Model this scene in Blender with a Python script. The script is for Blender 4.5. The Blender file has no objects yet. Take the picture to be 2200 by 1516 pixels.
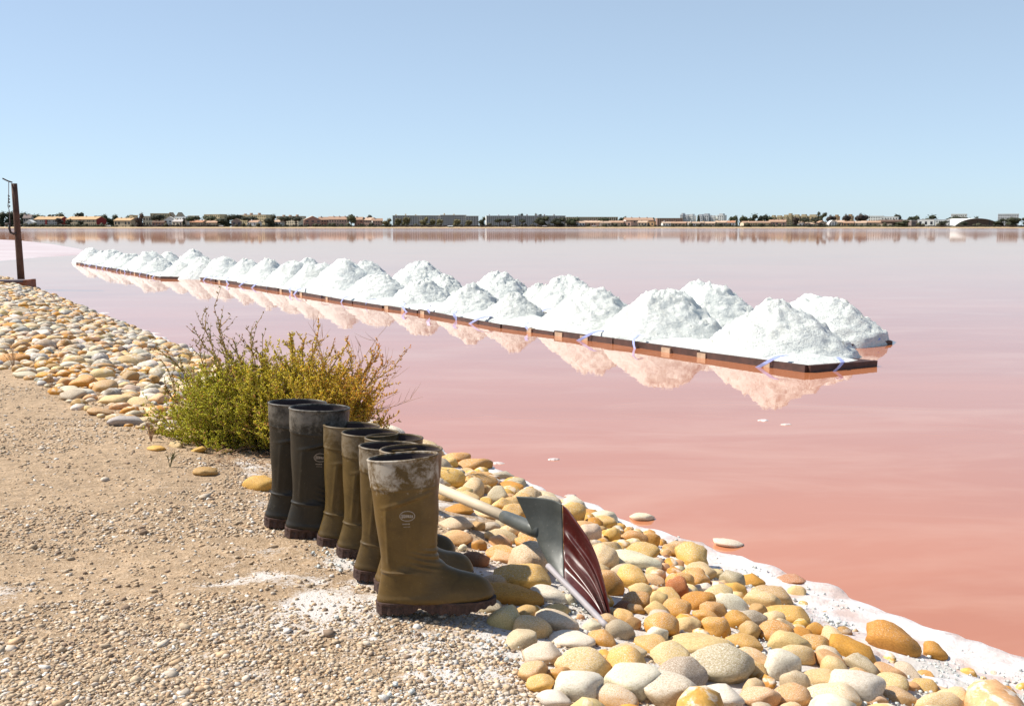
import bpy, bmesh, math, random
import numpy as np
from math import radians as R, sin, cos, pi, sqrt, atan2
from mathutils import Vector, Matrix, noise as mn

random.seed(7)
rng = np.random.default_rng(11)
scene = bpy.context.scene
col = scene.collection

# ------------------------------------------------------------------ camera, sky, sun, exposure
FPX, CX, CY, CAMZ = 2139.0, 1100.0, 758.0, 1.0
PITCH = math.atan((CY - 487.0) / FPX)
cam_data = bpy.data.cameras.new('camera')
cam_data.sensor_width = 36.0
cam_data.lens = FPX / 2200 * 36.0
cam_data.clip_start = 0.05
cam_data.clip_end = 20000
cam = bpy.data.objects.new('camera', cam_data)
cam.location = (0, 0, CAMZ)
cam.rotation_euler = (pi / 2 - PITCH, 0, 0)
col.objects.link(cam)
scene.camera = cam

SUN_EL = R(50)
SUN_FROM = Vector((-0.985, 0.16, 0)).normalized()      # horizontal direction towards the sun
world = bpy.data.worlds.new('World')
scene.world = world
world.use_nodes = True
wn = world.node_tree
wn.nodes.clear()
sky = wn.nodes.new('ShaderNodeTexSky')
sky.sky_type = 'NISHITA'
sky.sun_disc = False
sky.sun_elevation = SUN_EL
sky.sun_rotation = atan2(SUN_FROM.x, SUN_FROM.y)
sky.altitude = 0
sky.air_density = 0.6
sky.dust_density = 0.5
sky.ozone_density = 6.0
wbg = wn.nodes.new('ShaderNodeBackground')
wbg.inputs['Strength'].default_value = 0.105
wout = wn.nodes.new('ShaderNodeOutputWorld')
# summer haze: paler towards the horizon, all the way round
wtc = wn.nodes.new('ShaderNodeTexCoord')
wsp = wn.nodes.new('ShaderNodeSeparateXYZ')
wmr = wn.nodes.new('ShaderNodeMapRange')
wmr.inputs[1].default_value = 0.0; wmr.inputs[2].default_value = 0.7
wmr.inputs[3].default_value = 0.62; wmr.inputs[4].default_value = 0.08
wmx = wn.nodes.new('ShaderNodeMix'); wmx.data_type = 'RGBA'
wk = 1 / (2 ** 0.55) / 0.105
wmx.inputs[7].default_value = (0.69 * wk, 0.835 * wk, 0.89 * wk, 1)
wn.links.new(wtc.outputs['Generated'], wsp.inputs[0])
wn.links.new(wsp.outputs['Z'], wmr.inputs[0])
wn.links.new(wmr.outputs[0], wmx.inputs[0])
wn.links.new(sky.outputs[0], wmx.inputs[6])
wn.links.new(wmx.outputs[2], wbg.inputs[0])
wn.links.new(wbg.outputs[0], wout.inputs[0])

sun_data = bpy.data.lights.new('sun', 'SUN')
sun_data.energy = 4.6
sun_data.angle = R(0.53)
sun_data.color = (1.0, 0.945, 0.85)
sun = bpy.data.objects.new('sun', sun_data)
sdir = Vector((SUN_FROM.x * cos(SUN_EL), SUN_FROM.y * cos(SUN_EL), sin(SUN_EL)))
sun.rotation_euler = sdir.to_track_quat('Z', 'Y').to_euler()
sun.location = (-20, 6, 30)
col.objects.link(sun)

scene.view_settings.view_transform = 'Standard'
scene.view_settings.look = 'None'
scene.view_settings.exposure = 0.62
scene.view_settings.gamma = 1.0
scene.view_settings.use_curve_mapping = False
scene.render.engine = 'CYCLES'
scene.cycles.max_bounces = 6

# ------------------------------------------------------------------ geometry of the view
def ray(px, py):
    dx, dy = (px - CX) / FPX, (CY - py) / FPX
    return Vector((dx, cos(PITCH) + dy * sin(PITCH), -sin(PITCH) + dy * cos(PITCH)))

def at_z(px, py, z):
    d = ray(px, py)
    t = (z - CAMZ) / d.z
    return Vector((d.x * t, d.y * t, z))

def at_y(px, py, y):
    d = ray(px, py)
    t = y / d.y
    return Vector((d.x * t, y, CAMZ + d.z * t))

def project(p):
    dep = p[1] * cos(PITCH) - (p[2] - CAMZ) * sin(PITCH)
    up = p[1] * sin(PITCH) + (p[2] - CAMZ) * cos(PITCH)
    return CX + FPX * p[0] / dep, CY - FPX * up / dep, dep

WZ = -0.30                                   # water level
NS = Vector((0.847, 0.532))                  # across the shore, towards the water
NT = Vector((-0.532, 0.847))                 # along the shore, away from the camera

def smooth(a, b, x):
    t = min(1, max(0, (x - a) / (b - a)))
    return t * t * (3 - 2 * t)

def gz(x, y):
    s = NS.x * x + NS.y * y
    if s < 1.05:
        return 0.0
    if s < 3.0:
        k = (s - 1.05) / 1.62
        return -0.31 * (k * k * 0.45 + k * 0.55)
    return -0.31 * 1.28

def ground_at(px, py, lift=0.0):
    z = 0.0
    for _ in range(12):
        p = at_z(px, py, z + lift)
        z = gz(p.x, p.y)
    p.z = z
    return p

# ------------------------------------------------------------------ object helpers
def link(name, me, parent=None, mat=None):
    o = bpy.data.objects.new(name, me)
    if mat is not None and me is not None and len(me.materials) == 0:
        me.materials.append(mat)
    col.objects.link(o)
    if parent is not None:
        o.parent = parent
    return o

def empty(name, loc=(0, 0, 0), rz=0.0):
    o = bpy.data.objects.new(name, None)
    o.empty_display_size = 0.1
    o.location = loc
    o.rotation_euler = (0, 0, rz)
    col.objects.link(o)
    return o

def tag(o, label=None, cat=None, group=None, kind=None):
    if label: o['label'] = label
    if cat: o['category'] = cat
    if group: o['group'] = group
    if kind: o['kind'] = kind
    return o

def mesh(name, verts, faces, smooth_=False):
    me = bpy.data.meshes.new(name)
    me.from_pydata([tuple(v) for v in verts], [], faces)
    me.update()
    if smooth_:
        me.polygons.foreach_set('use_smooth', [True] * len(me.polygons))
    return me

class MB:
    """collects simple solids into one mesh"""
    def __init__(self):
        self.v, self.f = [], []
    def add(self, vs, fs):
        n = len(self.v)
        self.v += [tuple(p) for p in vs]
        self.f += [tuple(i + n for i in f) for f in fs]
        return self
    def box(self, x0, x1, y0, y1, z0, z1, M=None):
        vs = [Vector((x, y, z)) for z in (z0, z1) for (x, y) in ((x0, y0), (x1, y0), (x1, y1), (x0, y1))]
        if M is not None: vs = [M @ p for p in vs]
        return self.add(vs, [(3, 2, 1, 0), (4, 5, 6, 7), (0, 1, 5, 4), (1, 2, 6, 5), (2, 3, 7, 6), (3, 0, 4, 7)])
    def tube(self, pts, rads, n=6, cap=True):
        pts = [Vector(p) for p in pts]
        if not hasattr(rads, '__len__'): rads = [rads] * len(pts)
        vs, fs = [], []
        ref = None
        for i, p in enumerate(pts):
            d = (pts[min(i + 1, len(pts) - 1)] - pts[max(i - 1, 0)])
            if d.length < 1e-9: d = Vector((0, 0, 1))
            d.normalize()
            if ref is None:
                ref = Vector((0, 0, 1)) if abs(d.z) < 0.9 else Vector((1, 0, 0))
            a = d.cross(ref)
            if a.length < 1e-6: a = d.cross(Vector((1, 0.3, 0)))
            a.normalize()
            b = a.cross(d).normalized()
            ref = b
            for k in range(n):
                t = 2 * pi * k / n
                vs.append(p + (a * cos(t) + b * sin(t)) * rads[i])
        for i in range(len(pts) - 1):
            for k in range(n):
                k2 = (k + 1) % n
                fs.append((i * n + k, i * n + k2, (i + 1) * n + k2, (i + 1) * n + k))
        if cap:
            fs.append(tuple(reversed(range(n))))
            fs.append(tuple((len(pts) - 1) * n + k for k in range(n)))
        return self.add(vs, fs)
    def build(self, name, mat, parent=None, smooth_=False):
        return link(name, mesh(name, self.v, self.f, smooth_), parent, mat)

def np_mesh(name, V, F, cols=None, smooth_=False):
    """V (n,3) float, F (m,k) int: fast mesh build, per-face-corner colours from per-vertex cols (n,3)"""
    me = bpy.data.meshes.new(name)
    n, (m, k) = len(V), F.shape
    me.vertices.add(n)
    me.vertices.foreach_set('co', np.ascontiguousarray(V, dtype=np.float32).ravel())
    me.loops.add(m * k)
    me.loops.foreach_set('vertex_index', np.ascontiguousarray(F, dtype=np.int32).ravel())
    me.polygons.add(m)
    me.polygons.foreach_set('loop_start', np.arange(0, m * k, k, dtype=np.int32))
    me.polygons.foreach_set('loop_total', np.full(m, k, dtype=np.int32))
    if smooth_:
        me.polygons.foreach_set('use_smooth', np.ones(m, dtype=bool))
    me.update(calc_edges=True)
    if cols is not None:
        ca = me.color_attributes.new('tint', 'FLOAT_COLOR', 'POINT')
        c4 = np.ones((n, 4), dtype=np.float32)
        c4[:, :3] = cols
        ca.data.foreach_set('color', c4.ravel())
    return me

# ------------------------------------------------------------------ materials
class NT_:
    def __init__(self, name):
        self.m = bpy.data.materials.new(name)
        self.m.use_nodes = True
        self.t = self.m.node_tree
        self.b = self.t.nodes['Principled BSDF']
    def n(self, kind, **kw):
        x = self.t.nodes.new(kind)
        for k, v in kw.items():
            setattr(x, k, v)
        return x
    def l(self, a, b):
        self.t.links.new(a, b)
    def noise(self, scale, detail=4, rough=0.55, vec=None, dist=0.0):
        x = self.n('ShaderNodeTexNoise')
        x.inputs['Scale'].default_value = scale
        x.inputs['Detail'].default_value = detail
        x.inputs['Roughness'].default_value = rough
        x.inputs['Distortion'].default_value = dist
        if vec is not None: self.l(vec, x.inputs['Vector'])
        return x
    def ramp(self, fac, stops):
        r = self.n('ShaderNodeValToRGB')
        el = r.color_ramp.elements
        while len(el) < len(stops): el.new(0.5)
        for e, (p, c) in zip(el, stops):
            e.position = p
            e.color = (c[0], c[1], c[2], 1) if hasattr(c, '__len__') else (c, c, c, 1)
        self.l(fac, r.inputs[0])
        return r.outputs[0]
    def mix(self, fac, a, b, mode='MIX'):
        x = self.n('ShaderNodeMix', data_type='RGBA', blend_type=mode)
        for s, v in ((0, fac), (6, a), (7, b)):
            if hasattr(v, 'is_linked') or isinstance(v, bpy.types.NodeSocket):
                self.l(v, x.inputs[s])
            elif hasattr(v, '__len__'):
                x.inputs[s].default_value = (v[0], v[1], v[2], 1)
            else:
                x.inputs[s].default_value = v
        return x.outputs[2]
    def math(self, op, a, b=0.0, clamp=False):
        x = self.n('ShaderNodeMath', operation=op, use_clamp=clamp)
        for s, v in ((0, a), (1, b)):
            if isinstance(v, bpy.types.NodeSocket): self.l(v, x.inputs[s])
            else: x.inputs[s].default_value = v
        return x.outputs[0]
    def bump(self, h, strength, dist=0.01, normal=None):
        x = self.n('ShaderNodeBump')
        x.inputs['Strength'].default_value = strength
        x.inputs['Distance'].default_value = dist
        self.l(h, x.inputs['Height'])
        if normal is not None: self.l(normal, x.inputs['Normal'])
        return x.outputs[0]
    def coords(self, which='Object'):
        return self.n('ShaderNodeTexCoord').outputs[which]
    def offset_coords(self):
        """object coordinates shifted by a random amount for every object"""
        oi = self.n('ShaderNodeObjectInfo')
        va = self.n('ShaderNodeVectorMath', operation='ADD')
        sc = self.math('MULTIPLY', oi.outputs['Random'], 37.0)
        self.l(self.coords(), va.inputs[0])
        cb = self.n('ShaderNodeCombineXYZ')
        for k in range(3): self.l(sc, cb.inputs[k])
        self.l(cb.outputs[0], va.inputs[1])
        return va.outputs[0], oi
    def set(self, **kw):
        for k, v in kw.items():
            s = self.b.inputs[k]
            if isinstance(v, bpy.types.NodeSocket): self.l(v, s)
            elif hasattr(v, '__len__'): s.default_value = (v[0], v[1], v[2], 1) if len(v) == 3 else v
            else: s.default_value = v
        return self

def plain(name, c, rough=0.7, var=0.25, scale=8.0, bump=0.15, metallic=0.0):
    t = NT_(name)
    nz = t.noise(scale, 5, 0.6, t.coords())
    c0 = [x * (1 - var) for x in c]
    c1 = [min(1, x * (1 + var)) for x in c]
    t.set(**{'Base Color': t.ramp(nz.outputs[0], [(0.3, c0), (0.7, c1)]), 'Roughness': rough, 'Metallic': metallic})
    if bump:
        t.set(Normal=t.bump(nz.outputs[0], bump, 0.01))
    return t.m

def m_objcolor(name, rough=0.7, var=0.2, scale=1.0):
    """wall, roof or leaf colour that each object carries itself (object colour), with grain"""
    t = NT_(name)
    vec, oi = t.offset_coords()
    nz = t.noise(scale, 5, 0.6, vec)
    f = t.ramp(nz.outputs[0], [(0.25, 1 - var), (0.75, 1 + var)])
    t.set(**{'Base Color': t.mix(1.0, oi.outputs['Color'], f, 'MULTIPLY'), 'Roughness': rough})
    return t.m

def m_stone(name, attr=False):
    t = NT_(name)
    vec, oi = t.offset_coords()
    if attr:
        a = t.n('ShaderNodeAttribute', attribute_name='tint')
        base = a.outputs['Color']
    else:
        base = oi.outputs['Color']
    geo = t.n('ShaderNodeNewGeometry')
    sep = t.n('ShaderNodeSeparateXYZ'); t.l(geo.outputs['Normal'], sep.inputs[0])
    big = t.noise(13 if not attr else 11, 4, 0.6, vec, 0.6)
    fine = t.noise(120, 6, 0.7, vec)
    c = t.mix(1.0, base, t.ramp(big.outputs[0], [(0.28, (0.72, 0.62, 0.5)), (0.5, (1, 1, 1)), (0.72, (1.22, 1.25, 1.3))]), 'MULTIPLY')
    c = t.mix(1.0, c, t.ramp(fine.outputs[0], [(0.3, 0.78), (0.7, 1.15)]), 'MULTIPLY')
    # dry salt on the upper faces, in patches
    sn = t.noise(24, 6, 0.68, vec, 0.4)
    sf = sn.outputs[0] if attr else t.math('ADD', sn.outputs[0], t.math('MULTIPLY', t.math('SUBTRACT', oi.outputs['Alpha'], 1.0), 0.16))
    patch = t.ramp(sf, [(0.5, 0.0), (0.60, 1.0)])
    up = t.ramp(sep.outputs['Z'], [(0.25, 0.0), (0.8, 1.0)])
    amt = t.math('MULTIPLY', t.math('MULTIPLY', patch, up), 0.75 if attr else 0.8)
    c = t.mix(amt, c, (0.78, 0.70, 0.58))
    t.set(**{'Base Color': c, 'Roughness': 0.72, 'Specular IOR Level': 0.35})
    b = t.bump(big.outputs[0], 0.25, 0.012)
    b = t.bump(fine.outputs[0], 0.35, 0.003, b)
    b = t.bump(patch, 0.3, 0.003, b)
    t.set(Normal=b)
    return t.m

M = {}
M['stone'] = m_stone('stone')
M['stone_scatter'] = m_stone('stone_scatter', True)
M['wall'] = m_objcolor('rendered_wall', 0.85, 0.10, 0.4)
M['roof'] = m_objcolor('roof_tiles', 0.85, 0.18, 1.2)
M['leaf'] = m_objcolor('far_leaves', 0.8, 0.45, 0.35)
M['window'] = plain('window_glass', (0.035, 0.035, 0.04), 0.25, 0.2, 1.0, 0)
M['trunk'] = plain('bark', (0.10, 0.065, 0.045), 0.9, 0.3, 6.0, 0.4)
M['white_paint'] = plain('white_paint', (0.78, 0.77, 0.73), 0.6, 0.05, 1.0, 0)
M['dark_wood'] = plain('wet_dark_wood', (0.060, 0.025, 0.017), 0.6, 0.4, 14.0, 0.4)
M['tan_wood'] = plain('tan_batten_wood', (0.42, 0.30, 0.20), 0.8, 0.25, 20.0, 0.3)
M['post_wood'] = plain('post_wood', (0.085, 0.043, 0.027), 0.85, 0.35, 9.0, 0.6)
M['grey_wood'] = plain('grey_wood', (0.16, 0.13, 0.14), 0.85, 0.3, 9.0, 0.5)
M['red_wood'] = plain('red_brown_wood', (0.20, 0.075, 0.04), 0.85, 0.3, 9.0, 0.5)
M['strap'] = plain('pale_blue_plastic', (0.33, 0.38, 0.66), 0.45, 0.15, 30.0, 0)
M['iron'] = plain('rusty_iron', (0.05, 0.035, 0.03), 0.7, 0.4, 40.0, 0.2)

# ---- ground
def m_ground():
    t = NT_('gravel_ground')
    co = t.coords()
    n1 = t.noise(1.3, 4, 0.6, co)
    n2 = t.noise(22, 6, 0.7, co)
    n3 = t.noise(110, 5, 0.75, co)
    n4 = t.noise(3.2, 5, 0.65, co, 0.5)
    c = t.ramp(n3.outputs[0], [(0.28, (0.21, 0.145, 0.085)), (0.5, (0.47, 0.35, 0.23)), (0.72, (0.62, 0.51, 0.39))])
    c = t.mix(1.0, c, t.ramp(n2.outputs[0], [(0.3, 0.62), (0.65, 1.15)]), 'MULTIPLY')
    c = t.mix(1.0, c, t.ramp(n1.outputs[0], [(0.3, (0.85, 0.8, 0.75)), (0.7, (1.12, 1.06, 1.0))]), 'MULTIPLY')
    # salt crust lying in patches, mostly next to the stones
    sp = t.n('ShaderNodeSeparateXYZ'); t.l(co, sp.inputs[0])
    near = t.ramp(sp.outputs['X'], [(0.0, 0.0), (1.0, 1.0)])
    s_ = t.math('ADD', t.math('MULTIPLY', sp.outputs['X'], NS.x), t.math('MULTIPLY', sp.outputs['Y'], NS.y))
    edge = t.n('ShaderNodeMapRange'); t.l(s_, edge.inputs[0])
    edge.inputs[1].default_value = 0.35; edge.inputs[2].default_value = 1.5
    edge.inputs[3].default_value = -0.04; edge.inputs[4].default_value = 0.30
    yfar = t.n('ShaderNodeMapRange'); t.l(sp.outputs['Y'], yfar.inputs[0])
    for k_, v_ in ((1, 2.5), (2, 3.6), (3, 0.055), (4, -0.16)): yfar.inputs[k_].default_value = v_
    sm = t.math('ADD', t.math('ADD', n4.outputs[0], yfar.outputs[0]), edge.outputs[0])
    sm = t.math('ADD', sm, t.math('MULTIPLY', t.math('SUBTRACT', n3.outputs[0], 0.5), 0.35))
    salt = t.ramp(sm, [(0.62, 0.0), (0.72, 1.0)])
    c = t.mix(t.math('MULTIPLY', salt, 0.85), c, (0.72, 0.68, 0.64))
    t.set(**{'Base Color': c, 'Roughness': 0.9, 'Specular IOR Level': 0.2})
    b = t.bump(n2.outputs[0], 0.5, 0.02)
    t.set(Normal=t.bump(n3.outputs[0], 0.8, 0.008, b))
    return t.m
M['ground'] = m_ground()

def m_pebble():
    t = NT_('gravel_pebbles')
    a = t.n('ShaderNodeAttribute', attribute_name='tint')
    nz = t.noise(160, 4, 0.6, t.coords())
    t.set(**{'Base Color': t.mix(1.0, a.outputs['Color'], t.ramp(nz.outputs[0], [(0.3, 0.75), (0.7, 1.15)]), 'MULTIPLY'),
             'Roughness': 0.85, 'Specular IOR Level': 0.25})
    return t.m
M['pebble'] = m_pebble()

# ---- water
def m_water():
    t = NT_('pink_brine')
    co = t.coords()
    mp = t.n('ShaderNodeMapping'); t.l(co, mp.inputs[0])
    mp.inputs['Scale'].default_value = (0.34, 1.0, 1.0)
    v = mp.outputs[0]
    big = t.noise(0.35, 4, 0.55, v, 0.8)
    mid = t.noise(1.6, 4, 0.6, v, 0.5)
    c = t.ramp(big.outputs[0], [(0.3, (0.43, 0.145, 0.058)), (0.7, (0.535, 0.195, 0.086))])
    c = t.mix(t.ramp(mid.outputs[0], [(0.48, 0.0), (0.75, 0.55)]), c, (0.60, 0.31, 0.19))
    w1 = t.noise(3.6, 4, 0.55, v, 0.3)
    w2 = t.noise(0.8, 2, 0.5, v, 0.3)
    b = t.bump(w2.outputs[0], 0.10, 0.02)
    bnode = b.node
    b = t.bump(w1.outputs[0], 0.10, 0.004, b)
    sp = t.n('ShaderNodeSeparateXYZ'); t.l(co, sp.inputs[0])
    calm = t.n('ShaderNodeMapRange'); t.l(sp.outputs['Y'], calm.inputs[0])      # ripples near the bank, calm open water
    for k_, v_ in ((1, 8.0), (2, 60.0), (3, 0.19), (4, 0.012)): calm.inputs[k_].default_value = v_
    t.l(calm.outputs[0], bnode.inputs['Strength']); t.l(calm.outputs[0], b.node.inputs['Strength'])
    df = t.n('ShaderNodeBsdfDiffuse'); t.l(c, df.inputs[0])
    gl = t.n('ShaderNodeBsdfGlossy')
    rg = t.n('ShaderNodeMapRange'); t.l(sp.outputs['Y'], rg.inputs[0])      # unseen small waves far out
    for k_, v_ in ((1, 35.0), (2, 320.0), (3, 0.018), (4, 0.085)): rg.inputs[k_].default_value = v_
    t.l(rg.outputs[0], gl.inputs['Roughness']); gl.inputs[0].default_value = (1, 1, 1, 1)
    t.l(b, gl.inputs['Normal'])
    fr = t.n('ShaderNodeFresnel'); fr.inputs['IOR'].default_value = 1.33
    t.l(b, fr.inputs['Normal'])
    f = t.math('MULTIPLY', t.math('POWER', fr.outputs[0], 0.55), 0.80)     # brine is turbid: part of the light always comes from below
    mx = t.n('ShaderNodeMixShader')
    t.l(f, mx.inputs[0]); t.l(df.outputs[0], mx.inputs[1]); t.l(gl.outputs[0], mx.inputs[2])
    t.l(mx.outputs[0], t.t.nodes['Material Output'].inputs[0])
    return t.m
M['water'] = m_water()

def m_salt(name, c=(0.70, 0.725, 0.682), scale=9.0, b1=0.9, b2=0.8):
    t = NT_(name)
    co = t.coords()
    n1 = t.noise(scale, 6, 0.65, co)
    n2 = t.noise(scale * 7, 5, 0.7, co)
    cc = t.ramp(n1.outputs[0], [(0.3, [x * 0.93 for x in c]), (0.7, [min(1, x * 1.04) for x in c])])
    t.set(**{'Base Color': cc, 'Roughness': 0.55, 'Specular IOR Level': 0.3})
    b = t.bump(n1.outputs[0], b1, 0.05)
    t.set(Normal=t.bump(n2.outputs[0], b2, 0.012, b))
    return t.m
M['salt'] = m_salt('heaped_salt')

def m_crust():
    t = NT_('salt_crust')
    co = t.coords()
    n1 = t.noise(6.0, 6, 0.65, co, 0.4)
    n2 = t.noise(55, 5, 0.7, co)
    c = t.ramp(n1.outputs[0], [(0.38, (0.54, 0.42, 0.37)), (0.5, (0.66, 0.59, 0.56)), (0.62, (0.78, 0.75, 0.72))])
    t.set(**{'Base Color': c, 'Roughness': 0.5, 'Specular IOR Level': 0.35})
    b = t.bump(n1.outputs[0], 0.5, 0.03)
    t.set(Normal=t.bump(n2.outputs[0], 0.6, 0.008, b))
    return t.m
M['crust'] = m_crust()

# ------------------------------------------------------------------ SETTING: ground, bed, water, far shore
def axis(*parts):
    out = []
    for a, b, st in parts:
        n = max(1, round((b - a) / st))
        out += [a + (b - a) * i / n for i in range(n)]
    out.append(parts[-1][1])
    return out
ts = axis((-60, -4, 8), (-4, 0, 0.25), (0, 7, 0.045), (7, 30, 0.3), (30, 60, 3), (60, 600, 60))
ss = axis((-600, -40, 80), (-40, -8, 4), (-8, -2, 0.2), (-2, 3.1, 0.045), (3.1, 3.6, 0.25))
V = np.zeros((len(ts), len(ss), 3))
for i, t_ in enumerate(ts):
    for j, s_ in enumerate(ss):
        x, y = NT.x * t_ + NS.x * s_, NT.y * t_ + NS.y * s_
        z = gz(x, y)
        if -3 < t_ < 40 and -9 < s_ < 3.2:
            z += 0.010 * mn.noise(Vector((x * 2.1, y * 2.1, 0))) + 0.007 * mn.noise(Vector((x * 7, y * 7, 3))) + 0.0045 * mn.noise(Vector((x * 19, y * 19, 5)))
        V[i, j] = (x, y, z)
nt_, ns_ = len(ts), len(ss)
idx = np.arange(nt_ * ns_).reshape(nt_, ns_)
F = np.stack([idx[:-1, :-1], idx[:-1, 1:], idx[1:, 1:], idx[1:, :-1]], -1).reshape(-1, 4)
ground = link('ground', np_mesh('ground', V.reshape(-1, 3), F[:, ::-1], None, True), None, M['ground'])
tag(ground, 'sandy gravel track running beside the stone bank', kind='structure')

wm = mesh('water', [(-6000, -60, WZ), (6000, -60, WZ), (6000, 900, WZ), (-6000, 900, WZ)], [(0, 1, 2, 3)])
water = link('water', wm, None, M['water'])
tag(water, 'flat pink salt lagoon reaching to the far shore', kind='structure')

YS = 872.0        # far waterline
t_ = NT_('far_shore_sand')
nz = t_.noise(0.12, 4, 0.6, t_.coords())
sp = t_.n('ShaderNodeSeparateXYZ'); t_.l(t_.coords(), sp.inputs[0])
land = t_.ramp(t_.math('MULTIPLY', t_.math('SUBTRACT', sp.outputs['Y'], YS + 12), 0.05, True), [(0.0, 0.0), (0.6, 1.0)])
t_.set(**{'Base Color': t_.mix(land, (0.46, 0.33, 0.19), t_.ramp(nz.outputs[0], [(0.35, (0.09, 0.08, 0.035)), (0.7, (0.20, 0.16, 0.075))])), 'Roughness': 0.95})
fs_rows = [(YS - 6, -0.9), (YS, WZ - 0.02), (YS + 8, 0.45), (YS + 16, 0.85), (YS + 60, 1.0), (YS + 600, 1.0), (9000, 1.0)]
xs = np.linspace(-6000, 6000, 481)
V = np.zeros((len(fs_rows), len(xs), 3))
for i, (y, z) in enumerate(fs_rows):
    for j, x in enumerate(xs):
        wob = 3.0 * mn.noise(Vector((x * 0.02, 0, i))) if i < 4 else 0
        V[i, j] = (x, y + wob, z)
idx = np.arange(V.shape[0] * V.shape[1]).reshape(V.shape[0], V.shape[1])
F = np.stack([idx[:-1, :-1], idx[:-1, 1:], idx[1:, 1:], idx[1:, :-1]], -1).reshape(-1, 4)
shore = link('far_shore', np_mesh('far_shore', V.reshape(-1, 3), F, None, True), None, t_.m)
tag(shore, 'low sandy far shore on which the town stands', kind='structure')

# pale salt flat in the lagoon on the left
t_ = NT_('salt_flat_crust')
mp = t_.n('ShaderNodeMapping'); t_.l(t_.coords(), mp.inputs[0]); mp.inputs['Scale'].default_value = (0.25, 1.6, 1)
nz = t_.noise(0.9, 5, 0.6, mp.outputs[0])
t_.set(**{'Base Color': t_.ramp(nz.outputs[0], [(0.35, (0.46, 0.33, 0.31)), (0.6, (0.62, 0.53, 0.51))]), 'Roughness': 0.4})
fl = [at_z(px, py, WZ) for px, py in ((-60, 512), (40, 516), (110, 524), (165, 533), (205, 543), (170, 549), (90, 553), (20, 560), (-60, 566))]
cen = sum(fl, Vector()) / len(fl)
vs = [(cen.x, cen.y, WZ + 0.02)] + [(p.x, p.y, WZ - 0.01) for p in fl] + [(cen.x + (p.x - cen.x) * .93, cen.y + (p.y - cen.y) * .93, WZ + 0.018) for p in fl]
n = len(fl)
fc = [(0, n + 1 + i, n + 1 + (i + 1) % n) for i in range(n)] + [(1 + i, 1 + (i + 1) % n, n + 1 + (i + 1) % n, n + 1 + i) for i in range(n)]
fl_o = link('salt_flat', mesh('salt_flat', vs, fc), None, t_.m)
bm = bmesh.new(); bm.from_mesh(fl_o.data); bmesh.ops.recalc_face_normals(bm, faces=bm.faces); bm.to_mesh(fl_o.data); bm.free()
if fl_o.data.polygons[0].normal.z < 0: fl_o.data.flip_normals()
tag(fl_o, 'pale streaked salt flat rising from the lagoon behind the post', kind='structure')

# salt crust along the water's edge
ctv = axis((0.2, 5.5, 0.035), (5.5, 26, 0.12))
crv = np.linspace(0, 1, 22)
V = np.zeros((len(ctv), len(crv), 3))
for i, t0 in enumerate(ctv):
    w = 0.03 + 0.13 * (1 - smooth(2.0, 4.0, t0)) + 0.03 * mn.noise(Vector((t0 * 1.1, 7, 0)))
    outer = 2.68 + w + 0.10 * mn.noise(Vector((t0 * 3.2, 0, 0))) + 0.05 * mn.noise(Vector((t0 * 8, 1, 0))) + 0.012 * mn.noise(Vector((t0 * 25, 1, 2)))
    inner = 2.30 - 0.25 * (1 - smooth(1.6, 4.0, t0))
    for j, k in enumerate(crv):
        s0 = inner + (outer - inner) * k
        x, y = NT.x * t0 + NS.x * s0, NT.y * t0 + NS.y * s0
        edge = min(1.0, (1 - k) / 0.10)
        g = gz(x, y) + 0.004
        top = max(g, WZ + 0.004 + 0.012 * edge ** 0.5) + (0.013 * mn.noise(Vector((x * 9, y * 9, 0))) + 0.009 * mn.noise(Vector((x * 31, y * 31, 2)))) * edge
        if k == 1: top = WZ - 0.012
        V[i, j] = (x, y, top)
idx = np.arange(V.shape[0] * V.shape[1]).reshape(V.shape[0], V.shape[1])
F = np.stack([idx[:-1, :-1], idx[:-1, 1:], idx[1:, 1:], idx[1:, :-1]], -1).reshape(-1, 4)
crust = link('salt_crust', np_mesh('salt_crust', V.reshape(-1, 3), F[:, ::-1], None, True), None, M['crust'])
tag(crust, 'white salt crust fringing the stones along the waterline', kind='structure')

# ------------------------------------------------------------------ STONES
def stone_mesh(seed, subdiv=3, angular=0.3):
    r = random.Random(seed)
    bm = bmesh.new()
    bmesh.ops.create_icosphere(bm, subdivisions=subdiv, radius=1.0)
    off = Vector((r.uniform(-50, 50), r.uniform(-50, 50), r.uniform(-50, 50)))
    planes = []
    for _ in range(r.randint(4, 11)):
        d = Vector((r.gauss(0, 1), r.gauss(0, 1), r.gauss(0, 0.8))).normalized()
        planes.append((d, r.uniform(0.66, 0.95)))
    for v in bm.verts:
        p = v.co.normalized()
        q = p * (1 + 0.27 * mn.noise(p * 1.15 + off) + 0.08 * mn.noise(p * 2.9 + off))
        for d, h in planes:
            e = q.dot(d) - h
            if e > 0: q -= d * e * (0.55 + angular)
        q += p * 0.012 * mn.noise(p * 9 + off)
        v.co = q
    # normalise to half extents 1
    mx = [max(abs(v.co[k]) for v in bm.verts) for k in range(3)]
    for v in bm.verts:
        v.co = Vector((v.co.x / mx[0], v.co.y / mx[1], v.co.z / mx[2]))
    me = bpy.data.meshes.new('cobblestone')
    bm.to_mesh(me); bm.free()
    me.polygons.foreach_set('use_smooth', [True] * len(me.polygons))
    me.materials.append(M['stone'])
    return me
STONES = [stone_mesh(100 + i, 3, (0.1, 0.45, 0.2)[i % 3]) for i in range(20)]
STONES_LOW = [stone_mesh(300 + i, 2, 0.15 if i % 3 else 0.4) for i in range(8)]

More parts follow.
